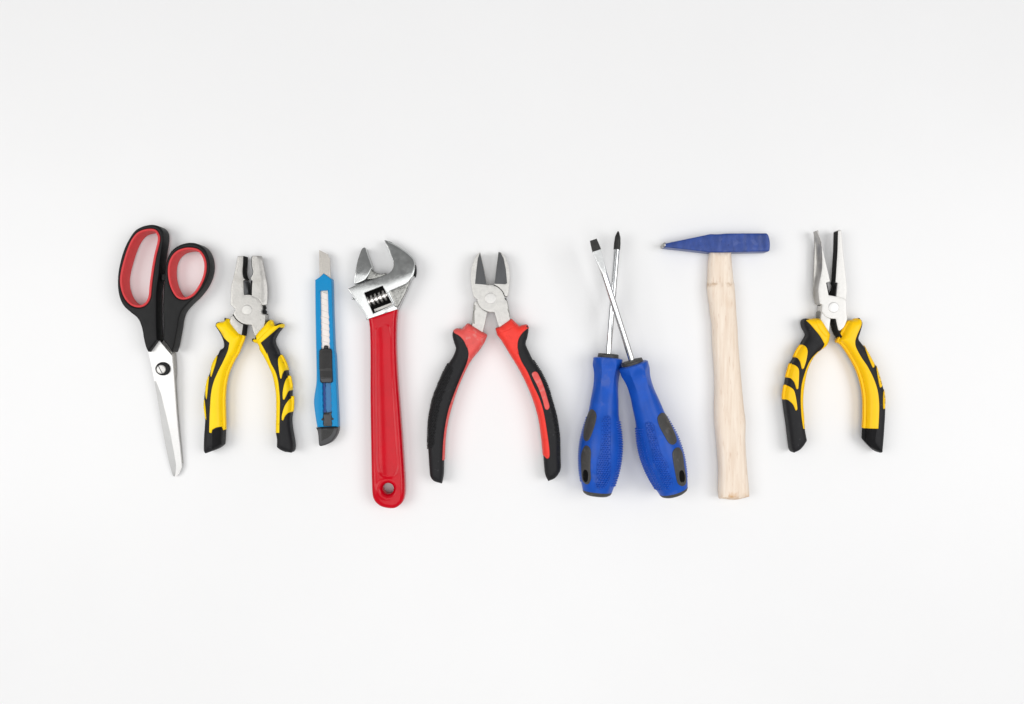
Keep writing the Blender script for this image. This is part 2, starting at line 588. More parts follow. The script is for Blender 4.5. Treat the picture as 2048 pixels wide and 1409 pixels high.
def facets(name, pts, faces, m, parent, th=1.2, angle=12):
    """Thin plate with flat facets: pts are (px, py, z)."""
    P = []
    for x, y, z in pts:
        P.append([*to_mm(np.array([x, y]), z), z])
    P = np.array(P)
    n = len(P)
    # faces given clockwise in the picture (y down) become counter-clockwise seen from above when reversed
    fs = []
    for f in faces:
        a = P[list(f)][:, :2]
        if area(a) < 0:
            f = f[::-1]
        fs.append(tuple(f))
    e = {}
    for f in fs:
        for i in range(len(f)):
            e[(f[i], f[(i + 1) % len(f)])] = 1
    rimE = [(a, b) for (a, b) in e if (b, a) not in e]
    zb = P[:, 2].copy() - th
    B = np.column_stack([P[:, :2], zb])
    F = fs + [tuple(i + n for i in f[::-1]) for f in fs] + [(a + n, b + n, b, a) for a, b in rimE]
    return make(name, np.vstack([P, B]), F, m, parent, angle)


def spin(name, p0, p1, prof_rt, m, parent, seg=48, mod=None, angle=40):
    """Body of revolution between two 3-D points (mm). prof: (t along 0..1, radius mm)."""
    p0, p1 = Vector(p0), Vector(p1)
    ax = (p1 - p0)
    L = ax.length
    ax.normalize()
    side = ax.cross(Vector((0, 0, 1))).normalized()
    up = side.cross(ax).normalized()
    V, F = [], []
    for t, r in prof_rt:
        for i in range(seg):
            a = 2 * math.pi * i / seg
            rr = r * (mod(t, a) if mod else 1)
            V.append(tuple(p0 + ax * (L * t) + side * (rr * math.cos(a)) + up * (rr * math.sin(a))))
    n = len(prof_rt)
    for k in range(n - 1):
        for i in range(seg):
            j = (i + 1) % seg
            F.append((k * seg + i, (k + 1) * seg + i, (k + 1) * seg + j, k * seg + j))
    F.append(tuple(range(seg)))
    F.append(tuple(reversed(range((n - 1) * seg, n * seg))))
    # outward check
    o = make(name, np.array(V), F, m, parent, angle)
    import bmesh
    bm = bmesh.new()
    bm.from_mesh(o.data)
    bmesh.ops.recalc_face_normals(bm, faces=bm.faces)
    bm.to_mesh(o.data)
    bm.free()
    o.data.set_sharp_from_angle(angle=math.radians(angle))
    return o


def thing(name, label, cat, px, group=None):
    global ORG
    x, y = to_mm(np.array(px, float), 0)
    ORG = np.array([x, y, 0.0])
    e = bpy.data.objects.new(name, None)
    e.empty_display_size = 0.02
    e.location = (x / 1000, y / 1000, 0)
    C.objects.link(e)
    e['label'] = label
    e['category'] = cat
    if group:
        e['group'] = group
    return e


def circle(cx, cy, r, n=40, ry=None, rot=0.0):
    a = np.linspace(0, 2 * np.pi, n, endpoint=False)
    x, y = r * np.cos(a), (ry or r) * np.sin(a)
    return np.stack([cx + x * math.cos(rot) - y * math.sin(rot), cy + x * math.sin(rot) + y * math.cos(rot)], 1)


def zp(zone, x, y):
    x0, y0, s = ZONES[zone]
    return x0 + x / s, y0 + y / s


def edge_drop(line, r, rz):
    """Roll the surface off towards a measured edge line (r in px, rz in mm)."""
    c = curve(line, 3, closed=False)

    def f(x, y):
        d = seg_dist(np.stack([x, y], 1), [c], closed=False)
        return -prof(d, r, rz)
    return f


# ------------------------------------------------------------------ setting: the white table
def slab(name, x, y, z0, z1, m):
    V = [(-x, -y, z0), (x, -y, z0), (x, y, z0), (-x, y, z0), (-x, -y, z1), (x, -y, z1), (x, y, z1), (-x, y, z1)]
    F = [(3, 2, 1, 0), (4, 5, 6, 7), (0, 1, 5, 4), (1, 2, 6, 5), (2, 3, 7, 6), (3, 0, 4, 7)]
    return make(name, V, F, m, smooth=False)


tb = slab('tabletop', 2600, 2400, -25, 0, 'table')
tb['kind'] = 'structure'


# ------------------------------------------------------------------ 1 scissors
def scissors():
    t = thing('scissors', 'open-bowed scissors with black handles, red finger linings and one long steel blade pointing down',
              'scissors', (330, 700))
    zt = 14.5
    big = curve(T('A1', (395, 1378, 1), (372, 1335), (350, 1250), (325, 1120), (285, 1030), (210, 965), (140, 900), (95, 810),
                  (76, 690), (80, 560), (105, 430), (145, 300), (200, 190), (260, 110), (340, 66), (430, 50), (505, 68), (548, 125),
                  (550, 220), (530, 330), (515, 450), (506, 560), (492, 660), (480, 760), (478, 900), (480, 1100), (487, 1255, 1)))
    hole1 = curve(T('A1', (430, 95), (480, 110), (512, 160), (517, 210), (503, 280), (480, 370), (458, 490), (442, 600), (430, 700),
                    (420, 800), (395, 860), (350, 900), (290, 912), (220, 890), (160, 830), (120, 740), (105, 640), (115, 540),
                    (145, 420), (180, 310), (225, 210), (280, 140), (350, 105)))
    small = curve(T('A1', (642, 1380, 1), (600, 1318), (550, 1252, 1), (553, 1100), (550, 950), (553, 800), (560, 680), (566, 590),
                    (575, 490), (592, 410), (630, 335), (690, 280), (770, 246), (850, 238), (920, 255), (980, 300), (1018, 370),
                    (1034, 440), (1035, 515), (1012, 610), (965, 705), (890, 800), (805, 880), (740, 960), (712, 1040),
                    (700, 1120), (682, 1220), (662, 1320)))
    hole2 = curve(T('A1', (845, 292), (920, 310), (970, 360), (998, 430), (1003, 510), (985, 600), (945, 690), (890, 770), (830, 815),
                    (760, 830), (700, 810), (655, 750), (620, 660), (605, 560), (612, 460), (645, 380), (700, 325), (770, 297)))
    for out, hol, w in ((big, hole1, 4.0), (small, hole2, 4.0)):
        h, sf = solid('handle', out, 2.2, zt, 'black_plastic', t, r=1.6, rz=1.3, rb=1.5, holes=[hol], zref=zt, grid=8, rings=4)
        solid('finger_lining', inset(hol, -0.6), 2.0, zt + 0.25, 'red_lining', h, r=0.7, rb=0.5, holes=[inset(hol, w)], zref=zt, rings=3)
    # rubbing stop between the bows
    solid('stop_nub', curve(T('A1', (535, 560, 1), (580, 565, 1), (580, 640, 1), (537, 632, 1)), 2), 3, 11, 'black_plastic', t, r=0.5)

    def bz(y):
        return np.interp(y, [680, 740, 955], [9.6, 8.4, 3.2])
    # upper blade: flat flank and hollow-ground edge, as facets
    right = T('A2', (218, 98), (335, 235), (350, 400), (362, 560), (374, 730), (390, 910), (410, 1090), (425, 1245), (402, 1308))
    ridge = T('A2', (162, 150), (186, 300), (192, 470), (236, 580), (264, 700), (294, 820), (325, 960), (352, 1100), (374, 1230), (368, 1308), (362, 1334))
    right = right + T('A2', (372, 1334))
    left = T('A2', (118, 190), (150, 330), (176, 466), (195, 580), (218, 720), (244, 880), (278, 1060), (312, 1215), (335, 1300), (346, 1327), (352, 1333))
    pts, faces = [], []
    right.insert(8, ((right[7][0] + right[8][0]) / 2, (right[7][1] + right[8][1]) / 2))
    for a, b, c in zip(right, ridge, left):
        pts += [(a[0], a[1], bz(a[1])), (b[0], b[1], bz(b[1])), (c[0], c[1], bz(c[1]))]
    flank_f, edge_f = [], []
    for i in range(len(right) - 1):
        k = 3 * i
        flank_f.append((k, k + 3, k + 4, k + 1))
        edge_f.append((k + 1, k + 4, k + 5, k + 2))
    pe = list(pts)
    for i in range(3, len(right)):
        x, y, z = pe[3 * i + 2]
        pe[3 * i + 2] = (x, y, z - 0.85)
    b = facets('blade', pts, flank_f + edge_f[:2], 'blade_steel', t, th=1.5)
    facets('ground_edge', pe, edge_f[2:], 'edge_steel', b, th=0.55)
    # lower blade peeping out on the right
    r2 = T('A2', (250, 112, 1), (352, 212, 1), (360, 300), (362, 400), (357, 470), (372, 730), (390, 930), (418, 1220, 1), (330, 1240, 1), (250, 860), (170, 400),
           (130, 190, 1))
    lb = curve(r2, 3)
    solid('blade', lb, 1.0, 2.4, 'grey_steel', t, r=0.2, rb=0.2, zref=5.2,
          zmod=lambda x, y: 2.4 - np.interp(y, [680, 740, 955], [7.6, 6.4, 1.6]))
    c = zp('A2', 248, 355)
    zc = 9.0
    wsh, _ = solid('pivot_washer', circle(*c, 14.6, ry=13.4), 6.5, zc + 1.0, 'black_plastic', t, r=0.8, zref=zc + 1)
    c2 = zp('A2', 234, 360)
    scr, _ = solid('pivot_screw', circle(*c2, 9.2, ry=8.8), 7.0, zc + 1.9, 'pale_steel', wsh, r=0.7, zref=zc + 1.9)
    a0, a1 = np.array(zp('A2', 211, 328)), np.array(zp('A2', 247, 396))
    d = (a1 - a0) / np.linalg.norm(a1 - a0)
    n = np.array([-d[1], d[0]]) * 0.9
    solid('screw_slot', np.array([a0 + n, a1 + n, a1 - n, a0 - n]), zc + 1.5, zc + 1.98, 'charcoal_steel', wsh, r=0.05, rb=0.05, zref=zc + 2)


# ------------------------------------------------------------------ 2 combination pliers
def body_loop(outline, z0, z1, rz, rb):
    return outline_mm(outline, z1 - rz * 0.7, z0 + rb)


def grip(t, outline, panels, tips, yellow, z1=14.5, r=5.2, rz=4.6, rubber='rubber'):
    h, sf = solid('handle', outline, 0.2, z1, rubber, t, r=r, rz=rz, rb=4.0, grid=5, rings=6, angle=50, sil=True)
    lp = body_loop(outline, 0.2, z1, rz, 4.0)
    for p in panels:
        patch('inner_panel', p, sf, 0.62, yellow, h, th=1.2, r=1.4, grid=2.0, body=lp, foot=3.2)
    for p in tips:
        patch('grip_inlay', p, sf, 0.75, yellow, h, th=1.2, r=1.0, grid=1.8, body=lp, foot=3.6)
    return h, sf


def combination_pliers():
    t = thing('combination_pliers', 'combination pliers with blunt square jaws and yellow and black handles, beside the scissors',
              'pliers', (497, 615), 'yellow and black pliers')
    z0, z1 = 2.5, 11.5
    armA = curve(T('A3', (502, 85, 1), (580, 80, 1), (575, 190), (568, 290), (580, 370), (605, 398, 1), (579, 415, 1), (585, 540), (588, 615, 1),
                   (640, 610), (695, 616), (760, 648), (808, 700), (828, 745, 1), (832, 785), (820, 830, 1), (836, 862, 1), (876, 868, 1),
                   (872, 960), (850, 1060, 1), (800, 1180, 1), (725, 1140, 1), (690, 1008, 1), (640, 1005), (570, 990), (510, 950), (470, 905), (440, 850, 1), (475, 800, 1),
                   (410, 740, 1), (410, 640), (416, 500), (444, 380), (474, 240), (496, 130)))
    fA = edge_drop(T('A3', (408, 735), (410, 640), (416, 500), (444, 380), (474, 240), (500, 85)), 4.5, 2.4)
    solid('jaw_arm', armA, z0, z1, 'jaw_steel', t, r=0.35, zref=z1, grid=4)
    # shank flank below the notch
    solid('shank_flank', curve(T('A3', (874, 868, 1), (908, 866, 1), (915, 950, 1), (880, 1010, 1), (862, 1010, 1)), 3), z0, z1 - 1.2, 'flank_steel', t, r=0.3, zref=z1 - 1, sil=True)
    armB = curve(T('A3', (700, 80, 1), (815, 80, 1), (842, 190), (872, 340), (896, 490), (900, 620), (892, 738, 1), (832, 747, 1), (812, 700),
                   (762, 645), (694, 612, 1), (696, 500), (702, 412, 1), (682, 400, 1), (686, 365), (706, 330), (712, 280), (700, 235), (694, 150)))
    ridge_y = [zp('A3', 0, v)[1] for v in (80, 120, 400, 700, 745)]
    ridge_x = [zp('A3', v, 0)[0] for v in (760, 795, 838, 850, 846)]

    def fB(x, y):
        rx = np.interp(y, ridge_y, ridge_x)
        return np.clip((x - rx) * 0.22, 0, 1.8)
    solid('jaw', armB, z1 - 3.2, z1, 'jaw_steel', t, r=0.35, zref=z1, grid=3, zmod=fB)
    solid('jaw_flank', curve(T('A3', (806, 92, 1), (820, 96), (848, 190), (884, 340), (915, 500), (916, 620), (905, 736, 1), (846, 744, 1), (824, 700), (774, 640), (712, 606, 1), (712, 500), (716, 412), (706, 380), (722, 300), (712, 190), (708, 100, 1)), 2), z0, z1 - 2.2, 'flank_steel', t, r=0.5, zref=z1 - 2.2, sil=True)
    shank = curve(T('A3', (445, 868, 1), (470, 908), (510, 953), (575, 1002, 1), (552, 1160, 1), (480, 1120), (395, 990, 1), (408, 900, 1)), 3)
    solid('shank', shank, z0, z1 - 0.3, 'jaw_steel', t, r=0.3, zref=z1)
    # toothed inner faces
    line = T('A3', (582, 84), (577, 190), (570, 290), (582, 368), (604, 396))
    solid('jaw_teeth', strip(line, 1.4, 2.6, 0.9), z0 + 0.3, z1 - 0.25, 'dark_steel', t, r=0.1, zref=z1, rings=1)
    solid('cutting_edge', sharp(T('A3', (578, 416), (606, 412), (622, 440), (628, 560), (640, 612), (588, 616))), z0 + 0.3, z1 - 0.9, 'charcoal_steel', t, r=0.2, zref=z1,
          zmod=lambda x, y: np.clip((x - 487) * 0.35, 0, 2))
    solid('jaw_teeth', strip(T('A3', (696, 90), (693, 150), (698, 235), (711, 280), (705, 330), (685, 366)), -0.5, 2.6, 1.0), z0 + 0.3, z1 - 0.2,
          'charcoal_steel', t, r=0.1, zref=z1, rings=1)
    solid('cutting_edge', sharp(T('A3', (678, 412), (702, 412), (692, 606), (668, 608), (672, 500))), z0 + 0.3, z1 - 0.8, 'dark_steel', t, r=0.2, zref=z1)
    # dark notch at the side and the black inner shank face
    solid('side_notch', sharp(T('A3', (826, 746), (850, 742), (866, 775), (850, 800), (872, 825), (862, 850), (895, 866), (836, 866), (818, 832), (830, 790))),
          z0, z1 - 3, 'dark_steel', t, r=0.2, zref=z1 - 3)
    solid('inner_face', sharp(T('A3', (574, 1000), (592, 1005), (575, 1150), (550, 1150))), z0, z1 - 0.8, 'dark_steel', t, r=0.2, zref=z1)
    solid('joint_seam', strip(T('A3', (588, 612), (640, 608), (695, 614), (760, 645), (806, 696), (828, 742)), 0.15, 50, 0.05), z0 + 2, z1 + 0.06, 'grey_steel', t, r=0.02, zref=z1, rings=1)
    solid('joint_seam', strip(T('A3', (442, 866), (470, 910), (510, 954), (570, 994)), 0.1, 50, 0.05), z0 + 2, z1 + 0.05, 'dark_steel', t, r=0.02, zref=z1, rings=1)
    solid('rivet', circle(*zp('A3', 630, 808), 10.3), z0, z1 + 0.45, 'satin_steel', t, r=0.8, rz=0.4, zref=z1)

    lo = curve(T('A3', (335, 955), (345, 925), (370, 918), (400, 940), (480, 1040), (555, 1130), (598, 1142), (600, 1190), (560, 1290), (520, 1390)) +
               T('A4', (520, 110), (460, 230), (420, 350), (397, 480), (388, 620), (390, 800), (395, 1020), (386, 1210, 1), (300, 1265), (130, 1330, 1),
                 (110, 1290), (110, 1150), (120, 1000), (125, 900), (106, 740), (112, 630), (130, 480), (152, 370), (185, 300), (210, 190),
                 (250, 110), (290, 60), (320, 0)) +
               T('A3', (312, 1310), (315, 1250), (290, 1170), (240, 1080), (205, 1030), (212, 985), (240, 968), (300, 968)))
    lp = curve(T('A3', (300, 972), (337, 955), (347, 927), (372, 920), (400, 942), (480, 1042), (555, 1132), (597, 1145), (598, 1190), (556, 1290), (516, 1390)) +
               T('A4', (515, 110), (455, 230), (415, 350), (392, 480), (383, 620), (385, 800), (390, 1018, 1), (345, 1038, 1), (335, 985, 1), (270, 998), (222, 1025, 1),
                 (212, 1068, 1), (182, 1060, 1), (190, 800), (206, 560), (240, 410), (290, 290), (360, 150), (418, 20)) +
               T('A3', (395, 1250, 1), (330, 1190), (270, 1095), (218, 1022), (230, 985)))
    tips = [curve(T('A4', (288, 66), (252, 115), (212, 210), (199, 325), (208, 348), (236, 270), (270, 160)), 1.5),
            curve(T('A4', (180, 336), (155, 385), (136, 490), (136, 590), (148, 636), (160, 560), (172, 430)), 1.5),
            curve(T('A4', (122, 636), (113, 720), (120, 820), (143, 900), (141, 820), (133, 720)), 1.5)]
    h, sf = grip(t, lo, [lp], tips, 'yellow')
    patch('collar', curve(T('A3', (352, 932), (386, 938), (470, 1045), (552, 1138, 1), (530, 1188, 1), (440, 1120), (322, 1045, 1)), 2), sf, 1.35, 'yellow', h, r=2.0)
    patch('end_facet', curve(T('A4', (222, 1032, 1), (333, 990, 1), (330, 1205, 1), (222, 1275, 1)), 2), sf, 0.35, 'rubber_matt', h, r=0.6, grid=2.2)
    ro = curve(T('A3', (747, 1150, 1), (780, 1100), (890, 985), (930, 945), (972, 948), (988, 990), (1010, 1015), (1090, 984), (1126, 1000), (1118, 1045), (1060, 1120),
                 (1020, 1200), (1022, 1260), (1060, 1340), (1082, 1400)) +
               T('A4', (1108, 55), (1150, 120), (1190, 220), (1208, 320), (1236, 400), (1250, 500), (1250, 590), (1266, 650), (1258, 790), (1246, 880),
                 (1255, 1000), (1272, 1100), (1290, 1220), (1272, 1300), (1180, 1315), (1100, 1290), (1044, 1250, 1), (1046, 1150), (1032, 1060),
                 (1036, 850), (1036, 640), (1025, 500), (990, 330), (940, 210), (880, 90), (825, 0)) +
               T('A3', (790, 1300), (765, 1255), (715, 1240), (702, 1215), (722, 1190), (752, 1200)))
    rp = curve(T('A3', (750, 1155, 1), (782, 1105), (890, 988), (930, 948), (970, 952), (986, 995), (1012, 1022), (1078, 1000), (1094, 1010), (1000, 1092), (900, 1178), (815, 1250, 1), (862, 1330), (900, 1400)) +
               T('A4', (922, 35), (972, 170), (1030, 280), (1065, 400), (1080, 530), (1088, 650), (1085, 850), (1080, 1065, 1), (1035, 1065, 1), (1040, 850),
                 (1040, 640), (1030, 500), (995, 330), (945, 212), (886, 92), (832, 5)) + T('A3', (795, 1300), (768, 1250), (720, 1236), (708, 1215), (724, 1195), (754, 1204)))
    tips = [curve(T('A4', (1105, 60), (1150, 125), (1184, 215), (1150, 258), (1122, 310), (1108, 368), (1096, 372), (1074, 250), (1066, 120)), 1.5),
            curve(T('A4', (1222, 328), (1240, 400), (1248, 470), (1200, 528), (1165, 600), (1142, 640), (1128, 638), (1125, 540), (1150, 420), (1188, 344)), 1.5),
            curve(T('A4', (1264, 590), (1266, 690), (1258, 780), (1200, 805), (1155, 850), (1130, 905), (1113, 900), (1116, 830), (1150, 720), (1205, 640)), 1.5)]
    h, sf = grip(t, ro, [rp], tips, 'yellow')
    patch('collar', curve(T('A3', (750, 1155, 1), (800, 1090), (895, 985), (930, 952), (965, 955), (975, 1010), (930, 1070), (800, 1205), (765, 1240, 1)), 2), sf, 1.35, 'yellow', h, r=2.0)


# ------------------------------------------------------------------ 3 snap-off knife
def knife():
    t = thing('utility_knife', 'blue snap-off utility knife with black slider, slightly extended steel blade up', 'knife', (655, 700))
    zt = 8.8
    body = curve(T('A5', (260, 390, 1), (386, 475, 1), (393, 750), (402, 1050), (416, 1400)) +
                 T('A6', (430, 150), (445, 500), (459, 800), (470, 1092, 1), (165, 1105, 1), (140, 960), (120, 800), (121, 720), (150, 540), (156, 420), (152, 150)) +
                 T('A5', (146, 1200), (140, 800), (137, 475, 1)), 2)
    # slot with notched edges
    L0, L1 = np.array(zp('A5', 206, 618)), np.array(zp('A6', 248, 1096))
    R0, R1 = np.array(zp('A5', 306, 612)), np.array(zp('A6', 360, 1094))
    slot = []
    n = 46
    for i in range(n + 1):
        f = i / n
        p = R0 + (R1 - R0) * f
        slot.append(p + [(0.0 if i < 8 else (1.1 if i % 2 else 0.0)), 0])
    for i in range(n, -1, -1):
        f = i / n
        p = L0 + (L1 - L0) * f
        slot.append(p - [(0.0 if i < 8 else (0.9 if i % 2 else 0.0)), 0])
    slot = np.array(slot)
    rx0, rx1 = zp('A5', 372, 700), zp('A6', 408, 1000)

    def chamfer(x, y):
        xr = np.interp(y, [rx0[1], rx1[1]], [rx0[0], rx1[0]])
        return np.clip((x - xr + 3) * 0.10, 0, 1.0) + np.clip(xr - 34 - x, 0, 30) * 0.08
    solid('body', body, 0.3, zt, 'knife_blue', t, r=0.45, rb=0.8, holes=[slot], zref=zt - 0.5, zmod=chamfer, grid=5, sil=True)
    # floor of the slot
    ln = lambda f, g: tuple(L0 + (L1 - L0) * f + (R0 + (R1 - R0) * f - L0 - (L1 - L0) * f) * g)
    fl = np.array([ln(0.55, -0.2), ln(0.55, 1.2), ln(0.99, 1.2), ln(0.99, -0.2)])
    solid('slot_floor', fl, 4.0, 5.2, 'knife_blue_deep', t, r=0.1, zref=6.6)
    sh = [ln(0.56, -0.05)]
    for i in range(20):
        f = 0.56 + 0.41 * i / 19
        sh.append(ln(f, 0.27 + (0.09 if i % 2 else 0)))
    sh.append(ln(0.97, -0.05))
    solid('notched_dark_strip', np.array(sh), 4.6, 5.9, 'knife_navy', t, r=0.1, zref=5.9)  # darker navy strip with a notched edge along the left of the slot
    # blade tip and snap-off segments inside the slot
    zb = 7.4
    tip = T('A5', (194, 72), (312, 130), (313, 158), (336, 176), (345, 470), (202, 470))
    b = facets('blade', [(x, y, zb) for x, y in tip], [tuple(range(6))], 'knife_steel', t, th=0.6)
    edge = T('A5', (188, 70), (194.5, 74), (202.5, 470), (194, 470))
    facets('cutting_edge', [(edge[0][0], edge[0][1], zb - 0.3), (*edge[1], zb + 0.01), (*edge[2], zb + 0.01), (edge[3][0], edge[3][1], zb - 0.3)], [(0, 1, 2, 3)],
           'segment_steel', b, th=0.3)
    ybase = zp('A5', 0, 600)[1]
    for i in range(12):
        f0 = 0.005 + i * 0.0452
        f1 = f0 + 0.0428
        sl = 6.0 / 235
        gl, gr = -0.02 - 0.05 * (i > 1), 1.0 + 0.1 * (i > 1)
        q = [ln(f0, gl), ln(f0 + sl, gr), ln(f1 + sl, gr), ln(f1, gl)]
        facets('blade_segment', [(x, y, zb) for x, y in q], [(0, 1, 2, 3)], 'segment_steel', b, th=0.6)
    solid('blade_back', np.array([ln(0.0, -0.02), ln(0.0, 1.02), ln(0.55, 1.02), ln(0.55, -0.02)]), zb - 1.4, zb - 0.25, 'grey_steel', b, r=0.05, rb=0.05, zref=zb)
    # slider
    sl, sf = solid('slider', curve(T('A6', (205, 62), (238, 50), (310, 50), (345, 58), (357, 90), (362, 300), (368, 480), (358, 508), (290, 512), (212, 508), (200, 470), (192, 300), (190, 95)), 2),
                   5.5, 10.6, 'slider', t, r=0.8, zref=10.4)
    solid('slider_nub', circle(*zp('A6', 276, 34), 4.0), 6, 10.2, 'slider', t, r=1.0, zref=10)
    patch('slider_lip', curve(T('A6', (208, 450, 1), (360, 446, 1), (362, 485), (350, 502), (222, 504), (210, 490)), 2), sf, 0.3, 'cap_grey', sl, r=0.8)
    patch('slider_groove', sharp(T('A6', (196, 326), (358, 324), (358, 336), (196, 338))), sf, 0.06, 'hole_shade', sl, r=0.1, grid=0, th=0.3)  # thin dark patch, the groove's shade put into its colour
    for q in (((196, 75), (352, 72), (356, 318), (196, 322)), ((198, 345), (358, 342), (360, 438), (202, 442))):
        dots('knurling', sharp(T('A6', *q)), sf, 2.5, 0.9, 0.45, 'slider', sl)
    # end cap with its tongue
    cap, cf = solid('end_cap', curve(T('A6', (165, 1107, 1), (470, 1094, 1), (466, 1145), (438, 1220), (380, 1290), (300, 1335), (215, 1362), (188, 1350), (178, 1240)), 2),
                    0.3, 9.0, 'cap_grey', t, r=1.2, zref=8.5, grid=6, sil=True)
    patch('cap_panel', curve(T('A6', (218, 1118, 1), (388, 1112, 1), (378, 1160), (330, 1230), (222, 1292, 1)), 2), cf, 0.10, 'slider', cap, r=0.5)
    dots('knurling', sharp(T('A6', (222, 1122), (384, 1116), (374, 1160), (330, 1225), (226, 1286))), cf, 2.6, 0.75, 0.4, 'cap_grey', cap, skew=False)
    tg, tf = solid('tongue', curve(T('A6', (246, 930, 1), (325, 930, 1), (328, 904, 1), (356, 902, 1), (362, 1094, 1), (248, 1098, 1)), 2), 4.5, 8.3, 'cap_grey', t, r=0.5, zref=8.2)
    solid('tongue_shadow_gap', sharp(T('A6', (246, 912), (326, 908), (326, 930), (246, 930))), 4.5, 6.6, 'slider', t, r=0.1, zref=6.6)  # solid dark block stands in the gap as its shadow
    for c in ((236, 1002), (368, 996)):
        solid('latch_peg', circle(*zp('A6', *c), 2.6, 16), 6, zt + 0.15, 'slider', t, r=0.3, zref=zt)


# ------------------------------------------------------------------ 4 adjustable wrench
def wrench():
    t = thing('adjustable_wrench', 'adjustable wrench with chrome open jaws and a glossy red dipped handle', 'wrench', (775, 760))
    z0, z1 = 1.5, 14.0
    outer = T('A7', (1128, 700), (1155, 640), (1162, 540), (1140, 440), (1080, 320), (950, 205), (830, 130), (760, 92), (687, 74))
    head = curve(T('A7', (445, 1322, 1), (280, 1070), (125, 848, 1), (230, 797), (400, 738), (570, 680), (700, 632), (770, 595), (815, 545), (833, 490), (830, 425), (790, 320), (740, 200),
                   (685, 72, 1), (760, 90), (830, 126), (950, 198), (1060, 278), (1150, 368), (1190, 450), (1196, 560), (1172, 670), (1130, 720), (1068, 870), (1000, 1020), (935, 1160, 1),
                   (930, 1180, 1), (452, 1342, 1)))
    win = curve(T('A7', (378, 910, 1), (665, 797, 1), (828, 1100, 1), (520, 1236, 1)), 2)
    f1 = edge_drop(T('A7', (1172, 670), (1196, 560), (1190, 450), (1150, 368), (1060, 278), (950, 198), (830, 126), (740, 86)), 7, 3.5)
    f2 = edge_drop(T('A7', (1172, 670), (1130, 720), (1068, 870), (1000, 1020), (935, 1160)), 5, 2.0)
    lx = [zp('A7', v, 0)[0] for v in (125, 740, 1140)]
    ly = [zp('A7', 0, v)[1] for v in (960, 862, 690)]

    def fm(x, y):
        yl = np.interp(x, lx, ly)
        low = np.clip((y - yl) * 0.16, 0, 1.2) * np.clip((x - 766) / 12, 0, 1)      # the right cheek lies deeper
        u = np.clip(yl - 4 - y, 0, 120)                                               # swelling of the hook
        hook = np.where(u < 30, u ** 2 * 0.0008, 0.72 + (u - 30) * 0.048 - np.clip(u - 55, 0, 99) ** 2 * 0.0004)
        return low + hook + f1(x, y) * 0.8 + f2(x, y) * 0.6
    solid('fixed_jaw', head, z0, z1, 'chrome', t, r=0.35, holes=[win], zref=z1 - 0.5, zmod=fm, grid=2.5, angle=30, sil=True)
    # raised bright frame round the worm window
    fr = inset(win, -2.4)
    solid('window_frame', fr, z1 - 2.5, z1 + 0.15, 'chrome', t, r=0.6, rz=0.5, holes=[inset(win, 0.3)], zref=z1)
    solid('cheek', curve(T('A7', (760, 880, 1), (930, 805), (1105, 705, 1), (1040, 880), (965, 1030), (900, 1150, 1), (850, 1120, 1), (845, 1060)), 3), z1 - 3, z1 - 0.55, 'cast_chrome', t,
          r=0.8, zref=z1 - 1, grid=5)
    # knurled worm
    a0, a1 = np.array(zp('A7', 415, 1062)), np.array(zp('A7', 765, 925))
    zc = 9.0
    P0 = (*to_mm(a0, zc), zc)
    P1 = (*to_mm(a1, zc), zc)
    pr = [(0, 1.5), (0.05, 1.5)]
    nt = 5
    for i in range(nt):
        s = 0.07 + i * 0.175
        pr += [(s, 2.6), (s + 0.012, 4.9), (s + 0.095, 4.9), (s + 0.107, 2.6), (s + 0.16, 2.6)]
    pr += [(0.95, 1.5), (1, 1.5)]
    knurl = lambda tt, a: 1 + (0.05 if int(a / (2 * math.pi) * 64 + 0.5) % 4 < 2 else -0.05)
    spin('worm_screw', P0, P1, pr, 'worm', t, seg=64, angle=30)
    solid('window_back', inset(win, -2), 1.6, 2.8, 'dark_steel', t, r=0.2, zref=z1)
    solid('window_ledge', sharp(T('A7', (530, 1168), (806, 1062), (822, 1098), (545, 1206))), 4.0, 9.8, 'grey_steel', t, r=0.3, zref=9.8)
    # moving jaw
    mj = curve(T('A7', (340, 205), (318, 245), (295, 310), (265, 420), (242, 560), (218, 735), (228, 774, 1), (310, 745), (400, 702, 1), (450, 620), (498, 518, 1), (468, 430), (405, 260), (382, 192)))

    def fj(x, y):
        u = np.clip(554 - y, 0, 100)
        return np.where(u < 25, u ** 2 * 0.0011, 0.6875 + (u - 25) * 0.055 - np.clip(u - 38, 0, 99) ** 2 * 0.0009)
    solid('moving_jaw', mj, z0 + 0.5, z1 + 0.4, 'chrome', t, r=0.5, zref=z1 + 0.4, zmod=fj, grid=2.2, angle=30)
    solid('jaw_rail', curve(T('A7', (400, 705, 1), (498, 540, 1), (560, 590), (640, 610), (720, 600), (745, 615, 1), (560, 685)), 3), z0, z1 - 4.5, 'cast_chrome', t, r=0.5, zref=z1 - 4.5)
    solid('pin', circle(*zp('A7', 196, 1000), 2.2, 16), z0 + 2, z1 - 3, 'chrome', t, r=0.5, zref=z1 - 3)
    solid('worm_pin_slot', curve(T('A7', (1164, 450), (1180, 480), (1187, 560), (1180, 630), (1168, 660), (1160, 560)), 2), z0 + 2, z1 - 4.2, 'dark_steel', t, r=0.4, zref=z1 - 4)
    # handle, dipped
    ho = curve(T('A8', (52, 44, 1), (160, 8), (268, -26, 1), (266, 5), (258, 90), (256, 250), (265, 450), (280, 650), (295, 850), (308, 1050), (316, 1200), (312, 1275), (290, 1325), (245, 1362),
                 (190, 1365), (130, 1345), (90, 1295), (80, 1200), (74, 900), (70, 600), (70, 300), (67, 150), (60, 80)))
    hc = zp('A8', 193, 1230)
    rec = curve(T('A8', (100, 150), (120, 110), (165, 95), (210, 110), (225, 180), (235, 450), (250, 750), (268, 1000), (272, 1090), (235, 1150), (180, 1160), (125, 1120), (110, 1000), (104, 600)), 4)

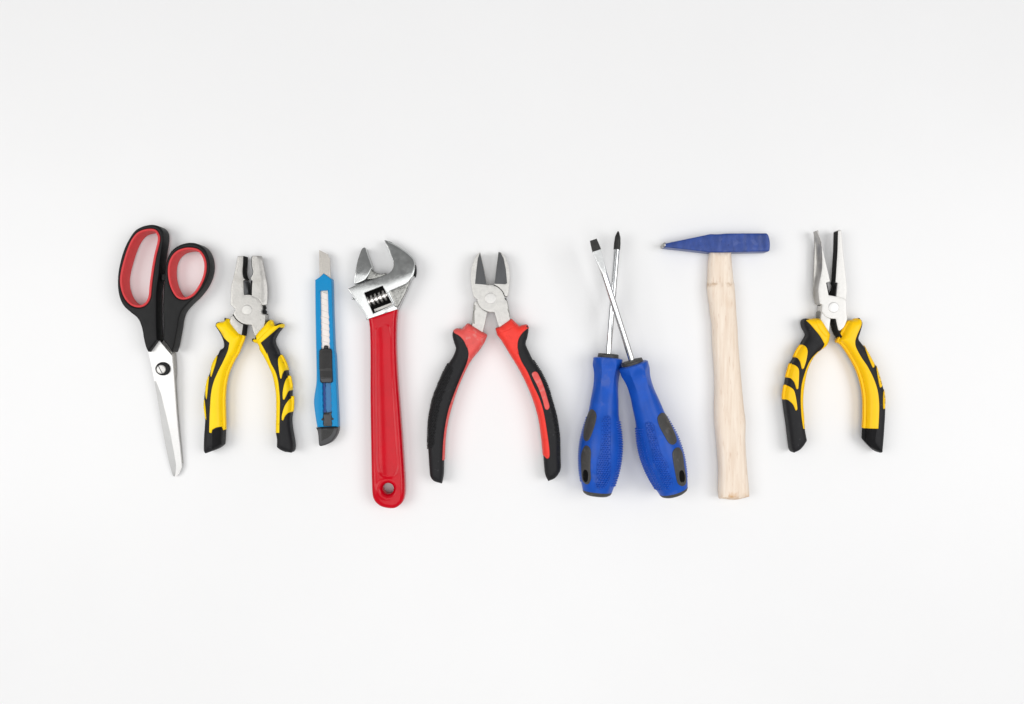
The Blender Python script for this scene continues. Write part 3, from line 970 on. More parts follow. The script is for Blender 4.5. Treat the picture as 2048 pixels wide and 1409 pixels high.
    def fh(x, y):
        q = np.stack([x, y], 1)
        d = seg_dist(q, [rec])
        ins = inside(q, [rec])
        s = np.clip(d / 5.5, 0, 1)
        s = s * s * (3 - 2 * s)
        ring = np.hypot(x - hc[0], y - hc[1])
        xc = np.interp(y, [650, 960], [769, 779])
        crown = 1.0 * np.clip(1 - ((x - xc) / 24) ** 2, 0, 1)
        return np.where(ins, s * (1.4 - crown), 0) - 0.7 * np.exp(-((ring - 17) / 4.5) ** 2)
    h, sf = solid('handle', ho, 0.6, 13.0, 'dipped_red', t, r=4.0, rz=3.4, rb=3.0, holes=[circle(*hc, 11, 36)], zref=11.0, zmod=fh, grid=1.7, rings=6, angle=60, sil=True)


# ------------------------------------------------------------------ 5 diagonal cutters
def cutters():
    t = thing('diagonal_cutters', 'diagonal cutting pliers with red and black handles spread wide below pointed jaws', 'pliers', (983, 640))
    z0, z1 = 2.5, 11.5
    armA = curve(T('B1', (492, 90, 1), (450, 122), (410, 200), (381, 310), (375, 420), (388, 520), (404, 610), (413, 638, 1), (455, 670, 1), (460, 705), (483, 750), (530, 795), (600, 822),
                   (667, 826, 1), (722, 1010, 1), (790, 985), (858, 920, 1), (840, 800), (820, 690, 1), (792, 662, 1), (788, 625), (762, 570), (705, 517), (640, 494), (575, 492, 1), (535, 280)))
    fA = edge_drop(T('B1', (858, 920), (840, 800), (820, 690)), 4.5, 2.0)
    fA2 = edge_drop(T('B1', (492, 90), (450, 122), (410, 200), (381, 310), (375, 420), (388, 520), (404, 610)), 4.0, 1.6)
    solid('jaw_arm', armA, z0, z1, 'satin_steel', t, r=0.35, zref=z1, grid=4)
    armB = curve(T('B1', (715, 86, 1), (748, 94), (800, 150), (840, 250), (856, 370), (850, 480), (836, 600), (826, 633, 1), (793, 630, 1), (768, 572), (708, 514), (664, 490, 1), (690, 280)))
    fB = edge_drop(T('B1', (715, 86), (748, 94), (800, 150), (840, 250), (856, 370), (850, 480), (836, 600)), 4.0, 1.6)
    solid('jaw', armB, z0, z1 - 0.25, 'satin_steel', t, r=0.35, zref=z1, grid=4)
    shank = curve(T('B1', (420, 698, 1), (454, 696, 1), (480, 752), (530, 800), (578, 824, 1), (552, 950), (520, 1080, 1), (450, 1050), (392, 1000, 1), (410, 820)), 3)
    fS = edge_drop(T('B1', (420, 698), (410, 820), (392, 1000)), 5.0, 2.2)
    solid('shank', shank, z0, z1 - 0.4, 'satin_steel', t, r=0.3, zref=z1, grid=4)
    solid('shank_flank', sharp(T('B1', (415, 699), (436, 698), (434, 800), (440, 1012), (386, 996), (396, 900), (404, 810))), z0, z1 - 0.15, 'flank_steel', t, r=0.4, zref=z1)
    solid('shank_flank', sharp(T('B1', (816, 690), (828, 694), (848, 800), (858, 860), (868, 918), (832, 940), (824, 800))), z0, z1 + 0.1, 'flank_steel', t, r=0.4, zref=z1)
    solid('shank_teeth', strip(T('B1', (574, 830), (552, 945), (524, 1060)), 0.0, 2.4, 1.4), z0 + 0.3, z1 - 0.5, 'grey_steel', t, r=0.1, zref=z1, rings=1)
    # ground cutting bevels
    def bevel(poly, x_in, sgn):
        pts = [(x, y, z1 + 0.12 - dz) for (x, y), dz in poly]
        facets('cutting_bevel', pts, [tuple(range(len(pts)))], 'charcoal_steel', t, th=1.0)
    lp = T('B1', (490, 95), (464, 165), (447, 300), (429, 479), (573, 491), (535, 290))
    bevel(list(zip(lp, (0, 0, 0, 0, 0.02, 0.02))), 0, 1)
    rp = T('B1', (718, 90), (742, 97), (780, 170), (806, 300), (822, 470), (800, 484), (667, 478), (692, 280))
    bevel(list(zip(rp, (0, 0, 0, 0, 0, 0, 0.02, 0.02))), 0, 1)
    solid('joint_seam', strip(T('B1', (660, 494), (706, 512), (764, 566), (792, 628)), 0.1, 50, 0.05), z0 + 2, z1 + 0.06, 'dark_steel', t, r=0.02, zref=z1, rings=1)
    solid('joint_seam', strip(T('B1', (454, 700), (480, 752), (530, 800), (576, 822)), 0.1, 50, 0.05), z0 + 2, z1 + 0.06, 'grey_steel', t, r=0.02, zref=z1, rings=1)
    solid('joint_stop', sharp(T('B1', (790, 655), (812, 658), (818, 682), (796, 676))), z0, z1 - 2, 'dark_steel', t, r=0.2, zref=z1 - 2)
    solid('rivet', circle(*zp('B1', 618, 657), 11.3), z0, z1 + 0.5, 'pale_steel', t, r=0.8, rz=0.45, zref=z1)

    lo = curve(T('B1', (162, 1058), (200, 1028), (268, 1036, 1), (340, 962, 1), (440, 1020), (576, 1105, 1), (545, 1185)) +
               T('B2', (560, 90), (480, 190), (430, 280), (380, 390), (330, 520), (282, 680), (252, 820), (236, 960), (229, 1130), (225, 1250), (208, 1345, 1), (140, 1335), (97, 1290), (86, 1200),
                 (76, 1040), (72, 950), (76, 820), (88, 700), (120, 550), (165, 430), (220, 300), (272, 215), (312, 150), (335, 80), (322, 20)) +
               T('B1', (200, 1260), (160, 1160), (150, 1095)))
    lpn = curve(T('B1', (165, 1064), (202, 1032), (270, 1040, 1), (340, 967, 1), (440, 1024), (570, 1107, 1), (538, 1185)) +
                T('B2', (554, 90), (475, 190), (425, 280), (376, 390), (326, 520), (278, 680), (248, 820), (232, 960), (226, 1132, 1), (210, 1132, 1), (218, 960), (238, 800),
                  (270, 650), (322, 500), (374, 370), (425, 255), (450, 180), (455, 120), (440, 60)) +
                T('B1', (330, 1260), (290, 1175), (235, 1115), (182, 1085)))
    h, sf = solid('handle', lo, 0.2, 15.0, 'rubber', t, r=5.6, rz=5.0, rb=4.0, grid=5, rings=6, angle=50, sil=True)
    bl = body_loop(lo, 0.2, 15.0, 5.0, 4.0)
    patch('inner_panel', lpn, sf, 0.6, 'worn_coral', h, th=1.2, r=1.4, grid=2.0, body=bl, foot=3.2)
    patch('collar', curve(T('B1', (345, 972, 1), (440, 1028), (566, 1106, 1), (545, 1150), (420, 1090), (330, 1060), (275, 1042, 1)), 2), sf, 1.2, 'worn_coral', h, r=2.0)
    knob = curve(T('B2', (262, 228), (305, 262), (298, 320), (240, 460), (192, 600), (160, 750), (140, 900), (120, 1015), (78, 1020), (76, 850), (88, 700), (120, 550), (165, 430), (220, 300)), 3)
    dots('grip_studs', knob, sf, 3.5, 1.5, 1.0, 'stud_rubber', h, jitter=0.2)
    side_studs(h, T('B2', (262, 225), (220, 300), (165, 430), (120, 550), (88, 700), (76, 820), (72, 950), (76, 1020)), -1)
    ro = curve(T('B1', (705, 1105, 1), (682, 1020, 1), (720, 1010), (800, 955), (872, 905, 1), (970, 1000, 1), (1060, 980), (1085, 1025), (1072, 1130), (1050, 1210), (1080, 1290)) +
               T('B2', (1062, 190), (1130, 290), (1198, 430), (1246, 590), (1285, 740), (1308, 900), (1312, 1100), (1315, 1220), (1298, 1270), (1260, 1308), (1205, 1330, 1), (1177, 1270), (1167, 1190),
                 (1156, 1060), (1140, 900), (1115, 740), (1070, 580), (1010, 430), (930, 270), (850, 140), (770, 8)))
    rpn = curve(T('B1', (710, 1103, 1), (690, 1022, 1), (722, 1014), (800, 960), (872, 910, 1), (968, 1004, 1), (1058, 984), (1076, 1020), (1012, 1078), (962, 1160), (951, 1250), (965, 1330)) +
                T('B2', (922, 120), (955, 205), (1010, 300), (1062, 420), (1122, 550), (1162, 680), (1192, 850), (1214, 1010), (1217, 1095), (1196, 1118), (1166, 1090), (1160, 1060), (1145, 900), (1120, 740),
                  (1075, 580), (1015, 430), (936, 272), (856, 142), (778, 14)))
    h, sf = solid('handle', ro, 0.2, 15.0, 'rubber', t, r=5.6, rz=5.0, rb=4.0, grid=5, rings=6, angle=50, sil=True)
    bl = body_loop(ro, 0.2, 15.0, 5.0, 4.0)
    patch('inner_panel', rpn, sf, 0.6, 'coral', h, th=1.2, r=1.4, grid=2.0, body=bl, foot=3.2)
    patch('collar', curve(T('B1', (695, 1026, 1), (722, 1016), (800, 962), (870, 914, 1), (940, 985, 1), (840, 1050), (735, 1085, 1)), 2), sf, 1.2, 'coral', h, r=2.0)
    patch('grip_inlay', curve(T('B2', (1050, 325), (1076, 299), (1106, 312), (1160, 430), (1200, 560), (1217, 628), (1202, 656), (1176, 650), (1150, 560), (1110, 450)), 2), sf, 0.3, 'worn_coral', h, r=1.4, grid=3)
    knob = curve(T('B2', (1072, 200), (1130, 290), (1198, 430), (1246, 590), (1285, 740), (1305, 900), (1304, 985), (1285, 960), (1266, 850), (1240, 700), (1200, 540), (1150, 400), (1100, 300)), 3)
    dots('grip_studs', knob, sf, 3.5, 1.5, 1.0, 'stud_rubber', h, jitter=0.2)
    side_studs(h, T('B2', (1066, 195), (1130, 290), (1198, 430), (1246, 590), (1285, 740), (1308, 900), (1312, 1000), (1313, 1100), (1315, 1200), (1305, 1240)), 1)


def side_studs(h, line, sgn):
    c = curve(line, 3.4, closed=False)
    tn = np.gradient(c, axis=0)
    tn /= np.linalg.norm(tn, axis=1)[:, None]
    P, N = [], []
    for k, z in enumerate((9.5, 7.4, 5.3)):
        q = c[k % 2::1]
        mm = to_mm(q, 9.0)
        for (x, y), tt in zip(mm, tn):
            P.append((x - sgn * 0.1, y, z + rng.normal(0, 0.15)))
            N.append((-tt[1] * (1 if sgn > 0 else -1) * np.sign(-tt[1] * sgn) * sgn if False else sgn * abs(tt[1]), 0.15 * sgn, 0.15))
    N = np.array(N)
    N /= np.linalg.norm(N, axis=1)[:, None]
    bumps('edge_studs', np.array(P), N, 0.6, 0.95, 'stud_rubber', h)


# ------------------------------------------------------------------ 6, 7 screwdrivers
HANDLE = [(112, 29.5), (150, 29.3), (172, 28.6), (200, 26.2), (240, 24.3), (300, 23.6), (380, 24.8), (450, 27.0), (520, 28.6), (600, 30.2), (680, 34.0), (760, 38.4), (840, 41.2),
          (920, 42.4), (1000, 42.0), (1080, 40.2), (1160, 37.0), (1230, 33.0), (1290, 29.4)]


def driver(t, butt, tip, z_butt, z_tip, panel, pads, holes, flat, pad_side, fit):
    pb = Vector((*to_mm(np.array(butt), z_butt), z_butt))
    pt = Vector((*to_mm(np.array(tip), z_tip), z_tip))
    ax = (pt - pb)
    L = ax.length
    ax.normalize()
    kpx = SC * (HC - 17) / HC
    ybutt = 992.5
    st = lambda yz: ((ybutt - (690 + yz / 4.404)) * kpx * AXF) / L     # along the axis, 0..1
    Lpx = math.hypot(butt[0] - tip[0], butt[1] - tip[1])
    AXF = 1.0
    st = lambda yz: (ybutt - (690 + yz / 4.404)) * fit / Lpx
    prof_h = [(st(y), r * kpx) for y, r in HANDLE]
    ts = np.array([p[0] for p in prof_h])[::-1]
    rs = np.array([p[1] for p in prof_h])[::-1]
    tt = np.linspace(ts[0], ts[-1], 70)
    # smooth the measured radii
    rr = np.interp(tt, ts, rs)
    for _ in range(3):
        rr[1:-1] = 0.25 * rr[:-2] + 0.5 * rr[1:-1] + 0.25 * rr[2:]
    neck0, neck1 = st(480), st(190)

    def fac(u, a):
        w = np.clip((u - neck0) / (neck1 - neck0), 0, 1) * np.clip((st(120) - u) / 0.03, 0, 1)
        w = w * w * (3 - 2 * w)
        n = 6
        al = (a % (2 * math.pi / n)) - math.pi / n
        poly = math.cos(math.pi / n) / math.cos(al)
        return 1 + w * (poly * 1.06 - 1)
    h = spin('handle', pb, pt, [(ts[0] - 0.002, rr[0] - 1.0)] + list(zip(tt, rr)) + [(ts[-1] + 0.004, rr[-1] - 1.2)], 'driver_blue', t, seg=72, mod=fac, angle=38)
    axn = np.array(ax)
    side = np.array(ax.cross(Vector((0, 0, 1))).normalized())
    up = np.cross(side, axn)

    def surf(P):
        # height of the handle over a ground point (axis nearly level)
        dx = P[:, 0] - pb.x
        dy = P[:, 1] - pb.y
        hl = math.hypot(axn[0], axn[1])
        s = (dx * axn[0] + dy * axn[1]) / hl / hl / L
        wv = dx * side[0] + dy * side[1]
        r = np.interp(s, tt, rr)
        zc = pb.z + s * L * axn[2]
        return zc + np.sqrt(np.maximum(r * r - wv * wv, (0.12 * r) ** 2))
    # panel of studs
    pz = T('B4', *panel)
    pc = curve(pz, 2)
    rimw = inset(np.stack([pc[:, 0], pc[:, 1]], 1), 1.6)
    patch('panel_rim', pc, surf, 0.35, 'driver_blue', h, r=0.7, holes=[rimw], grid=0)
    dots('grip_studs', pc, surf, 5.0, 1.8, 1.5, 'stud_blue', h, jitter=0.15, margin=2.6)
    # studs along both flanks
    P, N = [], []
    for sg in (-1, 1):
        for ang in ((-16, -4) if sg == pad_side else (-6, 6, 18, 30, 42)):
            k0, k1 = st(650), st(1235)
            n = 27
            for i in range(n):
                u = k0 + (k1 - k0) * (i + (ang % 4 > 1) * 0.5) / n
                r = np.interp(u, tt, rr) - 0.1
                dvec = side * (sg * math.cos(math.radians(ang))) + up * math.sin(math.radians(ang))
                P.append(np.array(pb) + axn * (u * L) + dvec * r)
                N.append(dvec)
    bumps('flank_studs', np.array(P), np.array(N), 0.72, 1.25, 'stud_blue', h)
    for pd in pads:
        p = patch('grip_pad', curve(T('B4', *pd), 2), surf, 0.75, 'driver_grey', h, r=2.2, grid=3)
        inner = inset(curve(T('B4', *pd), 2), 3.4)
        patch('pad_field', inner, surf, 0.95, 'driver_grey', p, r=0.6, grid=3)
    for hd in holes:
        patch('hanging_hole', curve(T('B4', *hd), 1.5), surf, 1.05, 'hole_shade', h, r=0.1, grid=3, th=2.0)  # raised dark patch, the shade of the opening painted on
    # butt cap
    e = ts[0]
    spin('butt_cap', pb, pt, [(e - 0.0185, rr[0] * 0.45), (e - 0.0165, rr[0] * 0.72), (e - 0.011, rr[0] * 0.9), (e - 0.004, rr[0] * 0.985), (e + 0.0012, rr[0] * 0.995)], 'driver_grey', t, seg=56)
    # collar, split into a broad and a notched half
    c0 = ts[-1]
    k = 1.0 / Lpx
    rc = 21.0 * kpx
    spin('collar', pb, pt, [(c0 - 2 * k, rc), (c0 + 6.5 * k, rc), (c0 + 7.5 * k, rc - 0.5), (c0 + 7.5 * k, 3.5)], 'driver_grey', t, seg=40)
    spin('collar_ring', pb, pt, [(c0 + 6 * k, rc * 0.80), (c0 + 9.5 * k, rc * 0.80), (c0 + 10.3 * k, rc * 0.74), (c0 + 10.3 * k, 3.0)], 'driver_grey', t, seg=40,
         mod=lambda u, a: 1.22 if 0.1 < a < 1.1 or 2.4 < a < 4.0 else 0.98, angle=30)
    # shaft and tip
    rsft = 6.2 * kpx
    if not flat:
        te = 1 - 37 * k
        sh = spin('shaft', pb, pt, [(c0 + 4 * k, rsft), (te, rsft)], 'bright_chrome', t, seg=48)

        def cross(u, a):
            if u < 1 - 26 * k:
                return 1
            w = min(1, (u - (1 - 26 * k)) / (14 * k))
            return 1 - 0.24 * w * max(0, math.cos(2 * a + 0.9 - math.pi / 2)) ** 0.7 if math.cos(2 * a + 0.9 - math.pi / 2) > 0 else 1
        spin('cross_tip', pb, pt, [(te - 0.5 * k, rsft * 1.02), (te, rsft * 1.08), (1 - 24 * k, rsft * 1.12), (1 - 13 * k, rsft * 1.12), (1 - 11 * k, rsft * 1.06), (1 - 3 * k, rsft * 0.5), (1 - 0.6 * k, rsft * 0.3), (1, rsft * 0.1)],
             'tip_black', t, seg=64, mod=cross, angle=30)
    else:
        te = 1 - 70 * k
        sh = spin('shaft', pb, pt, [(c0 + 4 * k, rsft), (te, rsft)], 'bright_chrome', t, seg=48)

        def blade(u0, u1, prof3, name, m):
            V, F = [], []
            n = 40
            for u, wd, th in prof3:
                cpt = np.array(pb) + axn * (u * L)
                e = 2 + min(8, 9 * (wd / th - 1))
                for i in range(n):
                    a = 2 * math.pi * i / n
                    ca, sa = math.cos(a), math.sin(a)
                    V.append(cpt + side * (wd * np.sign(ca) * abs(ca) ** (2 / e)) + up * (th * np.sign(sa) * abs(sa) ** (2 / e)))
            for q in range(len(prof3) - 1):
                for i in range(n):
                    j = (i + 1) % n
                    F.append((q * n + i, q * n + j, (q + 1) * n + j, (q + 1) * n + i))
            F.append(tuple(reversed(range(n))))
            F.append(tuple(range((len(prof3) - 1) * n, len(prof3) * n)))
            return make(name, np.array(V), F, m, t, angle=25)
        b = 1.0
        blade(0, 0, [(te - 0.5 * k, rsft * 1.0, rsft * 1.0), (te + 4 * k, rsft * 1.02, rsft * 0.96), (1 - 52 * k, rsft * 1.10, rsft * 0.72), (1 - 38 * k, rsft * 1.26, rsft * 0.5), (1 - 27 * k, rsft * 1.40, rsft * 0.34),
                     (1 - 22 * k, rsft * 1.43, rsft * 0.28)], 'flared_neck', 'grey_neck')
        blade(0, 0, [(1 - 22.4 * k, rsft * 1.44, rsft * 0.29), (1 - 10 * k, rsft * 1.30, rsft * 0.22), (1, rsft * 1.12, rsft * 0.16)], 'slot_tip', 'tip_black')


M['grey_neck'] = mat('brushed_chrome', (0.62, 0.63, 0.63), 0.4, 1.0, 0.12, 300, bump=0.3, bs=900)


def screwdrivers():
    t = thing('phillips_screwdriver', 'screwdriver with black cross tip and blue studded handle, left and underneath in the crossed pair', 'screwdriver',
              (1203, 900), 'crossed blue-handled screwdrivers')
    driver(t, (1193.8, 992.0), (1236.5, 463), 17.4, 11.0,
           [(300, 628), (338, 622), (360, 650), (362, 800), (360, 930), (366, 990), (360, 1150), (332, 1230), (285, 1275), (248, 1272), (226, 1240), (230, 1150), (240, 1000), (262, 950), (270, 850), (274, 680)],
           [[(178, 570), (212, 577), (234, 620), (224, 690), (195, 780), (165, 840), (138, 850), (118, 820), (122, 740), (150, 635)],
            [(130, 890), (165, 895), (184, 940), (180, 1080), (184, 1180), (165, 1225), (135, 1226), (106, 1190), (97, 1080), (98, 960)]],
           [[(132, 1095), (155, 1122), (156, 1185), (140, 1210), (117, 1190), (110, 1130)]], False, -1, 0.985)
    t = thing('flathead_screwdriver', 'flat-blade screwdriver with black square tip, its shaft lying on top of the other blue screwdriver', 'screwdriver',
              (1322, 900), 'crossed blue-handled screwdrivers')
    driver(t, (1349.5, 989.5), (1186.5, 480), 16.4, 27.5,
           [(660, 692), (690, 676), (728, 690), (745, 720), (775, 850), (808, 960), (850, 1020), (898, 1150), (910, 1230), (886, 1275), (850, 1281), (815, 1250), (772, 1130), (722, 1020), (722, 970), (690, 850), (666, 750)],
           [[(770, 645), (800, 602), (838, 606), (880, 680), (928, 790), (940, 850), (910, 881), (870, 865), (830, 800), (786, 715)],
            [(900, 960), (925, 912), (965, 907), (993, 960), (1010, 1080), (1026, 1180), (1018, 1230), (985, 1247), (947, 1220), (925, 1130)]],
           [[(962, 1120), (985, 1102), (1004, 1130), (1009, 1190), (986, 1214), (965, 1190)]], True, 1, 0.99)


# ------------------------------------------------------------------ 8 hammer
def hammer():
    t = thing('hammer', 'small hammer with a blue painted wedge-ended head and a pale raw wooden handle', 'hammer', (1455, 700))
    yo = ORG[1]
    global WOOD_RINGS
    ring_y = (to_mm(np.array(zp('B5', 950, 835)), 12)[1] - yo) / 1000
    foot_y = (to_mm(np.array(zp('B6', 330, 1310)), 10)[1] - yo) / 1000
    WOOD_RINGS = [(ring_y, 0.0022, 0.7, (0.40, 0.23, 0.10)), (foot_y, 0.0042, 0.9, (0.62, 0.33, 0.12)), (foot_y - 0.002, 0.0035, 0.5, (0.40, 0.24, 0.12))]
    M['wood'] = wood_material()
    head = curve(T('B5', (142, 263, 1), (300, 230), (500, 189), (780, 130, 1), (900, 131), (1000, 122), (1300, 119), (1572, 118, 1), (1600, 150), (1622, 250), (1616, 360), (1596, 376, 1), (1300, 380), (1000, 384),
                   (780, 386, 1), (640, 370), (400, 342), (146, 314, 1)))
    solid('head', head, 0.3, 12.6, 'hammer_blue', t, r=1.1, rz=0.9, rb=1.0, zref=12.4, grid=5, rings=4,
          zmod=lambda x, y: 0.12 * np.sin(x * 0.31) * np.sin(x * 0.083 + 1) + 0.06 * np.sin(y * 0.5 + x * 0.1) + np.clip(1420 - x, 0, 100) * 0.004)
    solid('bare_peen', curve(T('B5', (146, 262, 1), (148, 315, 1), (92, 338), (76, 322), (90, 278)), 2), 0.6, 11.9, 'grey_steel', t, r=0.9, zref=11.6, rings=3, sil=True)
    hd = curve(T('B5', (768, 370, 1), (1082, 370, 1), (1090, 500), (1104, 650), (1118, 800), (1126, 830)) + T('B5', (1140, 1000), (1155, 1250)) +
               T('B6', (357, 60), (360, 150), (371, 300), (386, 480), (401, 650), (414, 760), (412, 900), (425, 1100), (440, 1270), (441, 1312, 1), (330, 1336), (212, 1322, 1), (208, 1250), (210, 1100), (196, 920), (181, 760), (178, 650),
                 (182, 500), (177, 350)) + [(1424.6, 690), (1423.5, 650), (1420.5, 632), (1418.5, 612), (1415.5, 592), (1413.8, 574), (1414.0, 567), (1414.6, 562), (1415.4, 535), (1416.5, 518)])
    yr = zp('B5', 0, 826)[1]

    def fw(x, y):
        return np.where(y < yr, 0.45, 0.0) + np.clip((y - 860) * -0.006, 0, 1.2)
    solid('handle', hd, 0.4, 12.4, 'wood', t, r=6.2, rz=4.6, rb=4.6, zref=8.6, grid=4, rings=7, zmod=fw, angle=50, sil=True)


# ------------------------------------------------------------------ 9 long-nose pliers
def long_nose():
    t = thing('long_nose_pliers', 'long-nose pliers with thin open tips and yellow and black handles, beside the hammer', 'pliers', (1665, 615), 'yellow and black pliers')
    z0, z1 = 2.5, 11.8
    armA = curve(T('B7', (500, 64, 1), (510, 68, 1), (545, 190), (580, 370), (625, 560), (648, 665, 1), (602, 680, 1), (630, 826, 1), (720, 842), (800, 862), (836, 900), (838, 1000), (850, 1110, 1), (810, 1200), (762, 1245, 1), (745, 1235),
                   (716, 1105, 1), (655, 1100, 1), (600, 1080), (548, 1020, 1), (556, 938, 1), (531, 930, 1), (520, 860), (514, 740), (546, 560), (556, 450), (546, 230), (512, 110)))
    ry = [zp('B7', 0, v)[1] for v in (62, 110, 230, 450, 560, 740, 860, 935)]
    rx = [zp('B7', v, 0)[0] for v in (500, 512, 546, 556, 546, 514, 520, 532)]
    sx = [zp('B7', v, 0)[0] for v in (490, 491, 492, 488, 483, 478, 484, 500)]

    def fA(x, y):
        r_ = np.interp(y, ry, rx)
        s_ = np.interp(y, ry, sx)
        u = np.clip((r_ - x) / (r_ - s_ + 0.1), 0, 1.2)
        return 5.2 * u + 0.9 * np.sin(np.clip(u, 0, 1) * math.pi)
    solid('jaw_bevel', curve(T('B7', (492, 72), (500, 64, 1), (514, 110), (546, 230), (557, 450), (547, 560), (516, 740), (521, 860), (533, 930, 1), (500, 926, 1), (479, 800), (480, 650), (492, 300), (492, 120))),
          5.0, z1 - 0.1, 'bevel_steel', t, r=0.25, zref=z1 - 0.5, zmod=fA, grid=2.0, angle=28)
    solid('jaw_arm', armA, z0, z1, 'pale_steel', t, r=0.3, zref=z1, grid=4)
    armB = curve(T('B7', (742, 64), (762, 58), (782, 66, 1), (800, 280), (830, 560), (848, 740), (842, 850), (836, 890, 1), (800, 864), (722, 842, 1), (738, 682, 1), (712, 674, 1), (724, 480), (735, 300), (740, 110)))
    solid('jaw', armB, z0 + 1.2, z1 - 0.2, 'pale_steel', t, r=0.35, zref=z1, grid=5)
    solid('jaw_teeth', strip(T('B7', (742, 72), (736, 300), (725, 480), (713, 672)), -0.8, 2.6, 0.5), z0 + 1.2, z1 - 0.3, 'dark_steel', t, r=0.1, zref=z1, rings=1)
    solid('cutting_edge', sharp(T('B7', (712, 668), (738, 682), (722, 842), (706, 838), (712, 720), (690, 672))), z0 + 0.3, z1 - 1.5, 'dark_steel', t, r=0.2, zref=z1 - 1.5)
    solid('cutting_edge', sharp(T('B7', (600, 682), (612, 680), (640, 822), (628, 826))), z0 + 0.3, z1 - 0.1, 'dark_steel', t, r=0.1, zref=z1)
    solid('throat', sharp(T('B7', (640, 815), (672, 770), (690, 690), (720, 690), (716, 838), (670, 838))), z0, z1 - 5.5, 'dark_steel', t, r=0.1, zref=z1 - 5.5)
    shank = curve(T('B7', (550, 1022, 1), (600, 1078), (655, 1102, 1), (636, 1260, 1), (560, 1190), (540, 1110, 1)), 3)
    solid('shank', shank, z0, z1 - 0.3, 'pale_steel', t, r=0.3, zref=z1)
    solid('shank_flank', sharp(T('B7', (484, 1024), (550, 1022), (548, 1120), (482, 1100))), z0, z1 - 1.8, 'flank_steel', t, r=0.3, zref=z1 - 2, sil=True)
    solid('side_notch', sharp(T('B7', (496, 930), (555, 938), (549, 1020), (494, 1018), (505, 975))), z0, z1 - 3.0, 'dark_steel', t, r=0.3, zref=z1 - 3, sil=True)
    solid('inner_face', strip(T('B7', (712, 1106), (742, 1236), (790, 1325)), -3.2, 2.0, 0.6), z0, z1 - 0.9, 'dark_steel', t, r=0.1, zref=z1 - 0.9, rings=1)
    solid('rivet', circle(*zp('B7', 688, 970), 10.6), z0, z1 + 0.5, 'blade_steel', t, r=0.8, rz=0.45, zref=z1)
    solid('joint_seam', strip(T('B7', (722, 844), (790, 860), (838, 892)), 0.1, 50, 0.05), z0 + 2, z1 + 0.04, 'satin_steel', t, r=0.02, zref=z1, rings=1)

    lo = curve(T('B7', (345, 1102), (430, 1108), (460, 1103), (500, 1104), (545, 1116), (600, 1200), (652, 1285, 1), (636, 1370)) +
               T('B8', (600, 80), (530, 130), (450, 220), (390, 350), (360, 480), (340, 620), (335, 760), (345, 900), (355, 1050), (380, 1185, 1), (330, 1260), (270, 1310), (200, 1318), (167, 1290), (150, 1200), (126, 1000), (103, 850), (85, 690),
                 (88, 620), (108, 520), (124, 430), (162, 290), (202, 225), (240, 140), (290, 60), (315, 10)) + T('B7', (350, 1290), (312, 1210), (300, 1150), (316, 1112)))
    lp = curve(T('B7', (366, 1122), (385, 1116), (430, 1111), (460, 1106), (500, 1107), (543, 1120), (598, 1204), (646, 1287, 1), (630, 1370)) +
               T('B8', (595, 78), (526, 126), (446, 216), (385, 348), (355, 478), (335, 620), (330, 760), (340, 900), (351, 1048, 1), (332, 1045, 1), (311, 900), (301, 700), (311, 540), (346, 400), (402, 260), (472, 170), (560, 95), (580, 50, 1)) +
               T('B7', (530, 1310), (470, 1235), (410, 1165)))
    tips = [curve(T('B8', (288, 66), (335, 62), (370, 95), (382, 150), (362, 260), (332, 342), (314, 340), (292, 255), (255, 205), (222, 192), (250, 120)), 1.5),
            curve(T('B8', (172, 285), (240, 302), (278, 350), (280, 450), (270, 578), (252, 580), (225, 500), (180, 450), (130, 430), (150, 345)), 1.5),
            curve(T('B8', (108, 528), (170, 550), (220, 592), (245, 680), (262, 818), (242, 830), (210, 760), (150, 707), (92, 690), (94, 600)), 1.5)]
    h, sf = grip(t, lo, [lp], tips, 'amber')
    patch('collar', curve(T('B7', (465, 1112), (500, 1112), (542, 1124), (600, 1210), (642, 1287, 1), (600, 1320), (530, 1250), (500, 1200)), 2), sf, 1.2, 'amber', h, r=2.0)
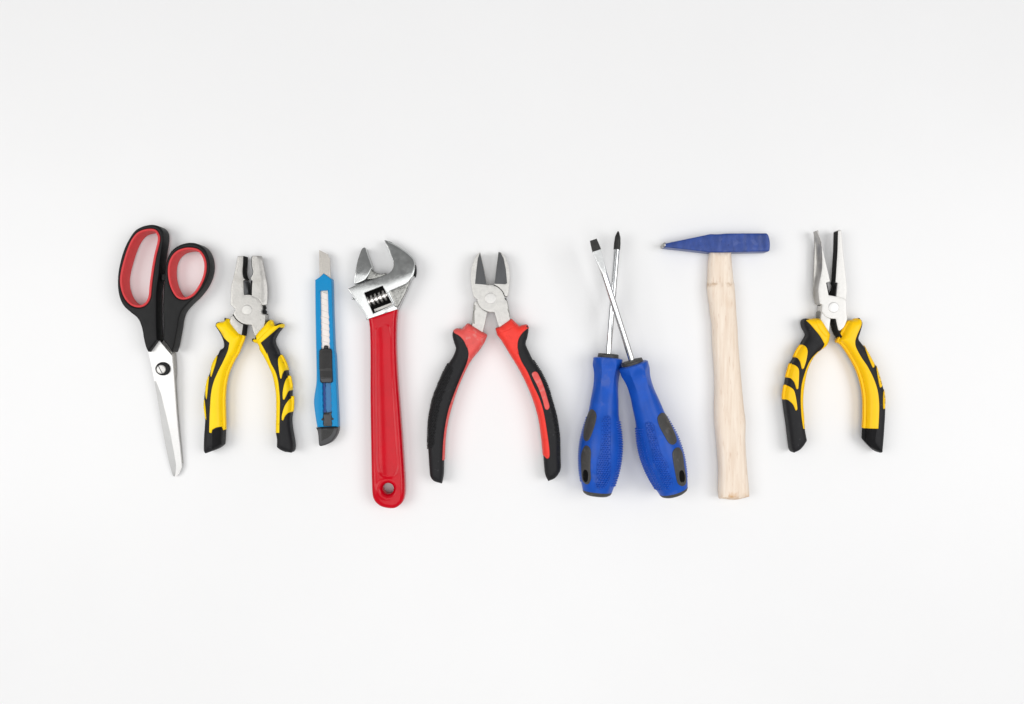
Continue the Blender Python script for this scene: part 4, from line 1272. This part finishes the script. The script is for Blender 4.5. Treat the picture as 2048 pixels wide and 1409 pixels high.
    ro = curve(T('B7', (768, 1260, 1), (800, 1190), (850, 1130), (905, 1122), (930, 1104), (970, 1097), (1018, 1120), (1030, 1170), (1000, 1280), (985, 1340), (1025, 1400)) +
               T('B8', (1100, 145), (1160, 258), (1200, 330), (1248, 480), (1278, 580), (1296, 680), (1298, 850), (1290, 1000), (1280, 1150), (1265, 1318, 1), (1230, 1326), (1150, 1290), (1080, 1230), (1020, 1160, 1), (1026, 1040), (1031, 900), (1031, 700),
                 (1005, 520), (950, 350), (870, 200), (790, 80), (735, 25)) + T('B7', (716, 1380), (712, 1350), (735, 1330)))
    rp = curve(T('B7', (772, 1262, 1), (803, 1194), (852, 1134), (906, 1126), (932, 1108), (970, 1101), (1012, 1122), (1014, 1180), (965, 1295), (942, 1370)) +
               T('B8', (952, 90), (1010, 200), (1090, 320), (1160, 460), (1205, 600), (1222, 750), (1220, 900), (1212, 1045, 1), (1032, 1040, 1), (1037, 900), (1037, 700), (1011, 520), (956, 348), (876, 198), (795, 76), (741, 23)) +
               T('B7', (722, 1378), (718, 1352), (740, 1334)))
    tips = [curve(T('B8', (1046, 64), (1095, 150), (1150, 250), (1166, 280), (1163, 325), (1147, 326), (1100, 220)), 1.5),
            curve(T('B8', (1188, 300), (1230, 425), (1256, 520), (1249, 558), (1232, 560), (1206, 440)), 1.5),
            curve(T('B8', (1277, 580), (1296, 690), (1288, 808), (1271, 810), (1268, 690)), 1.5)]
    h, sf = grip(t, ro, [rp], tips, 'amber')
    patch('collar', curve(T('B7', (778, 1262, 1), (805, 1200), (855, 1138), (905, 1132), (915, 1200), (890, 1290), (830, 1310)), 2), sf, 1.2, 'amber', h, r=2.0)
    patch('end_facet', curve(T('B8', (1034, 1046, 1), (1195, 1050, 1), (1180, 1200), (1240, 1300), (1150, 1272), (1085, 1222), (1030, 1156, 1)), 2), sf, 0.35, 'rubber_matt', h, r=0.6, grid=2.2)


scissors()
combination_pliers()
knife()
wrench()
cutters()
screwdrivers()
hammer()
long_nose()
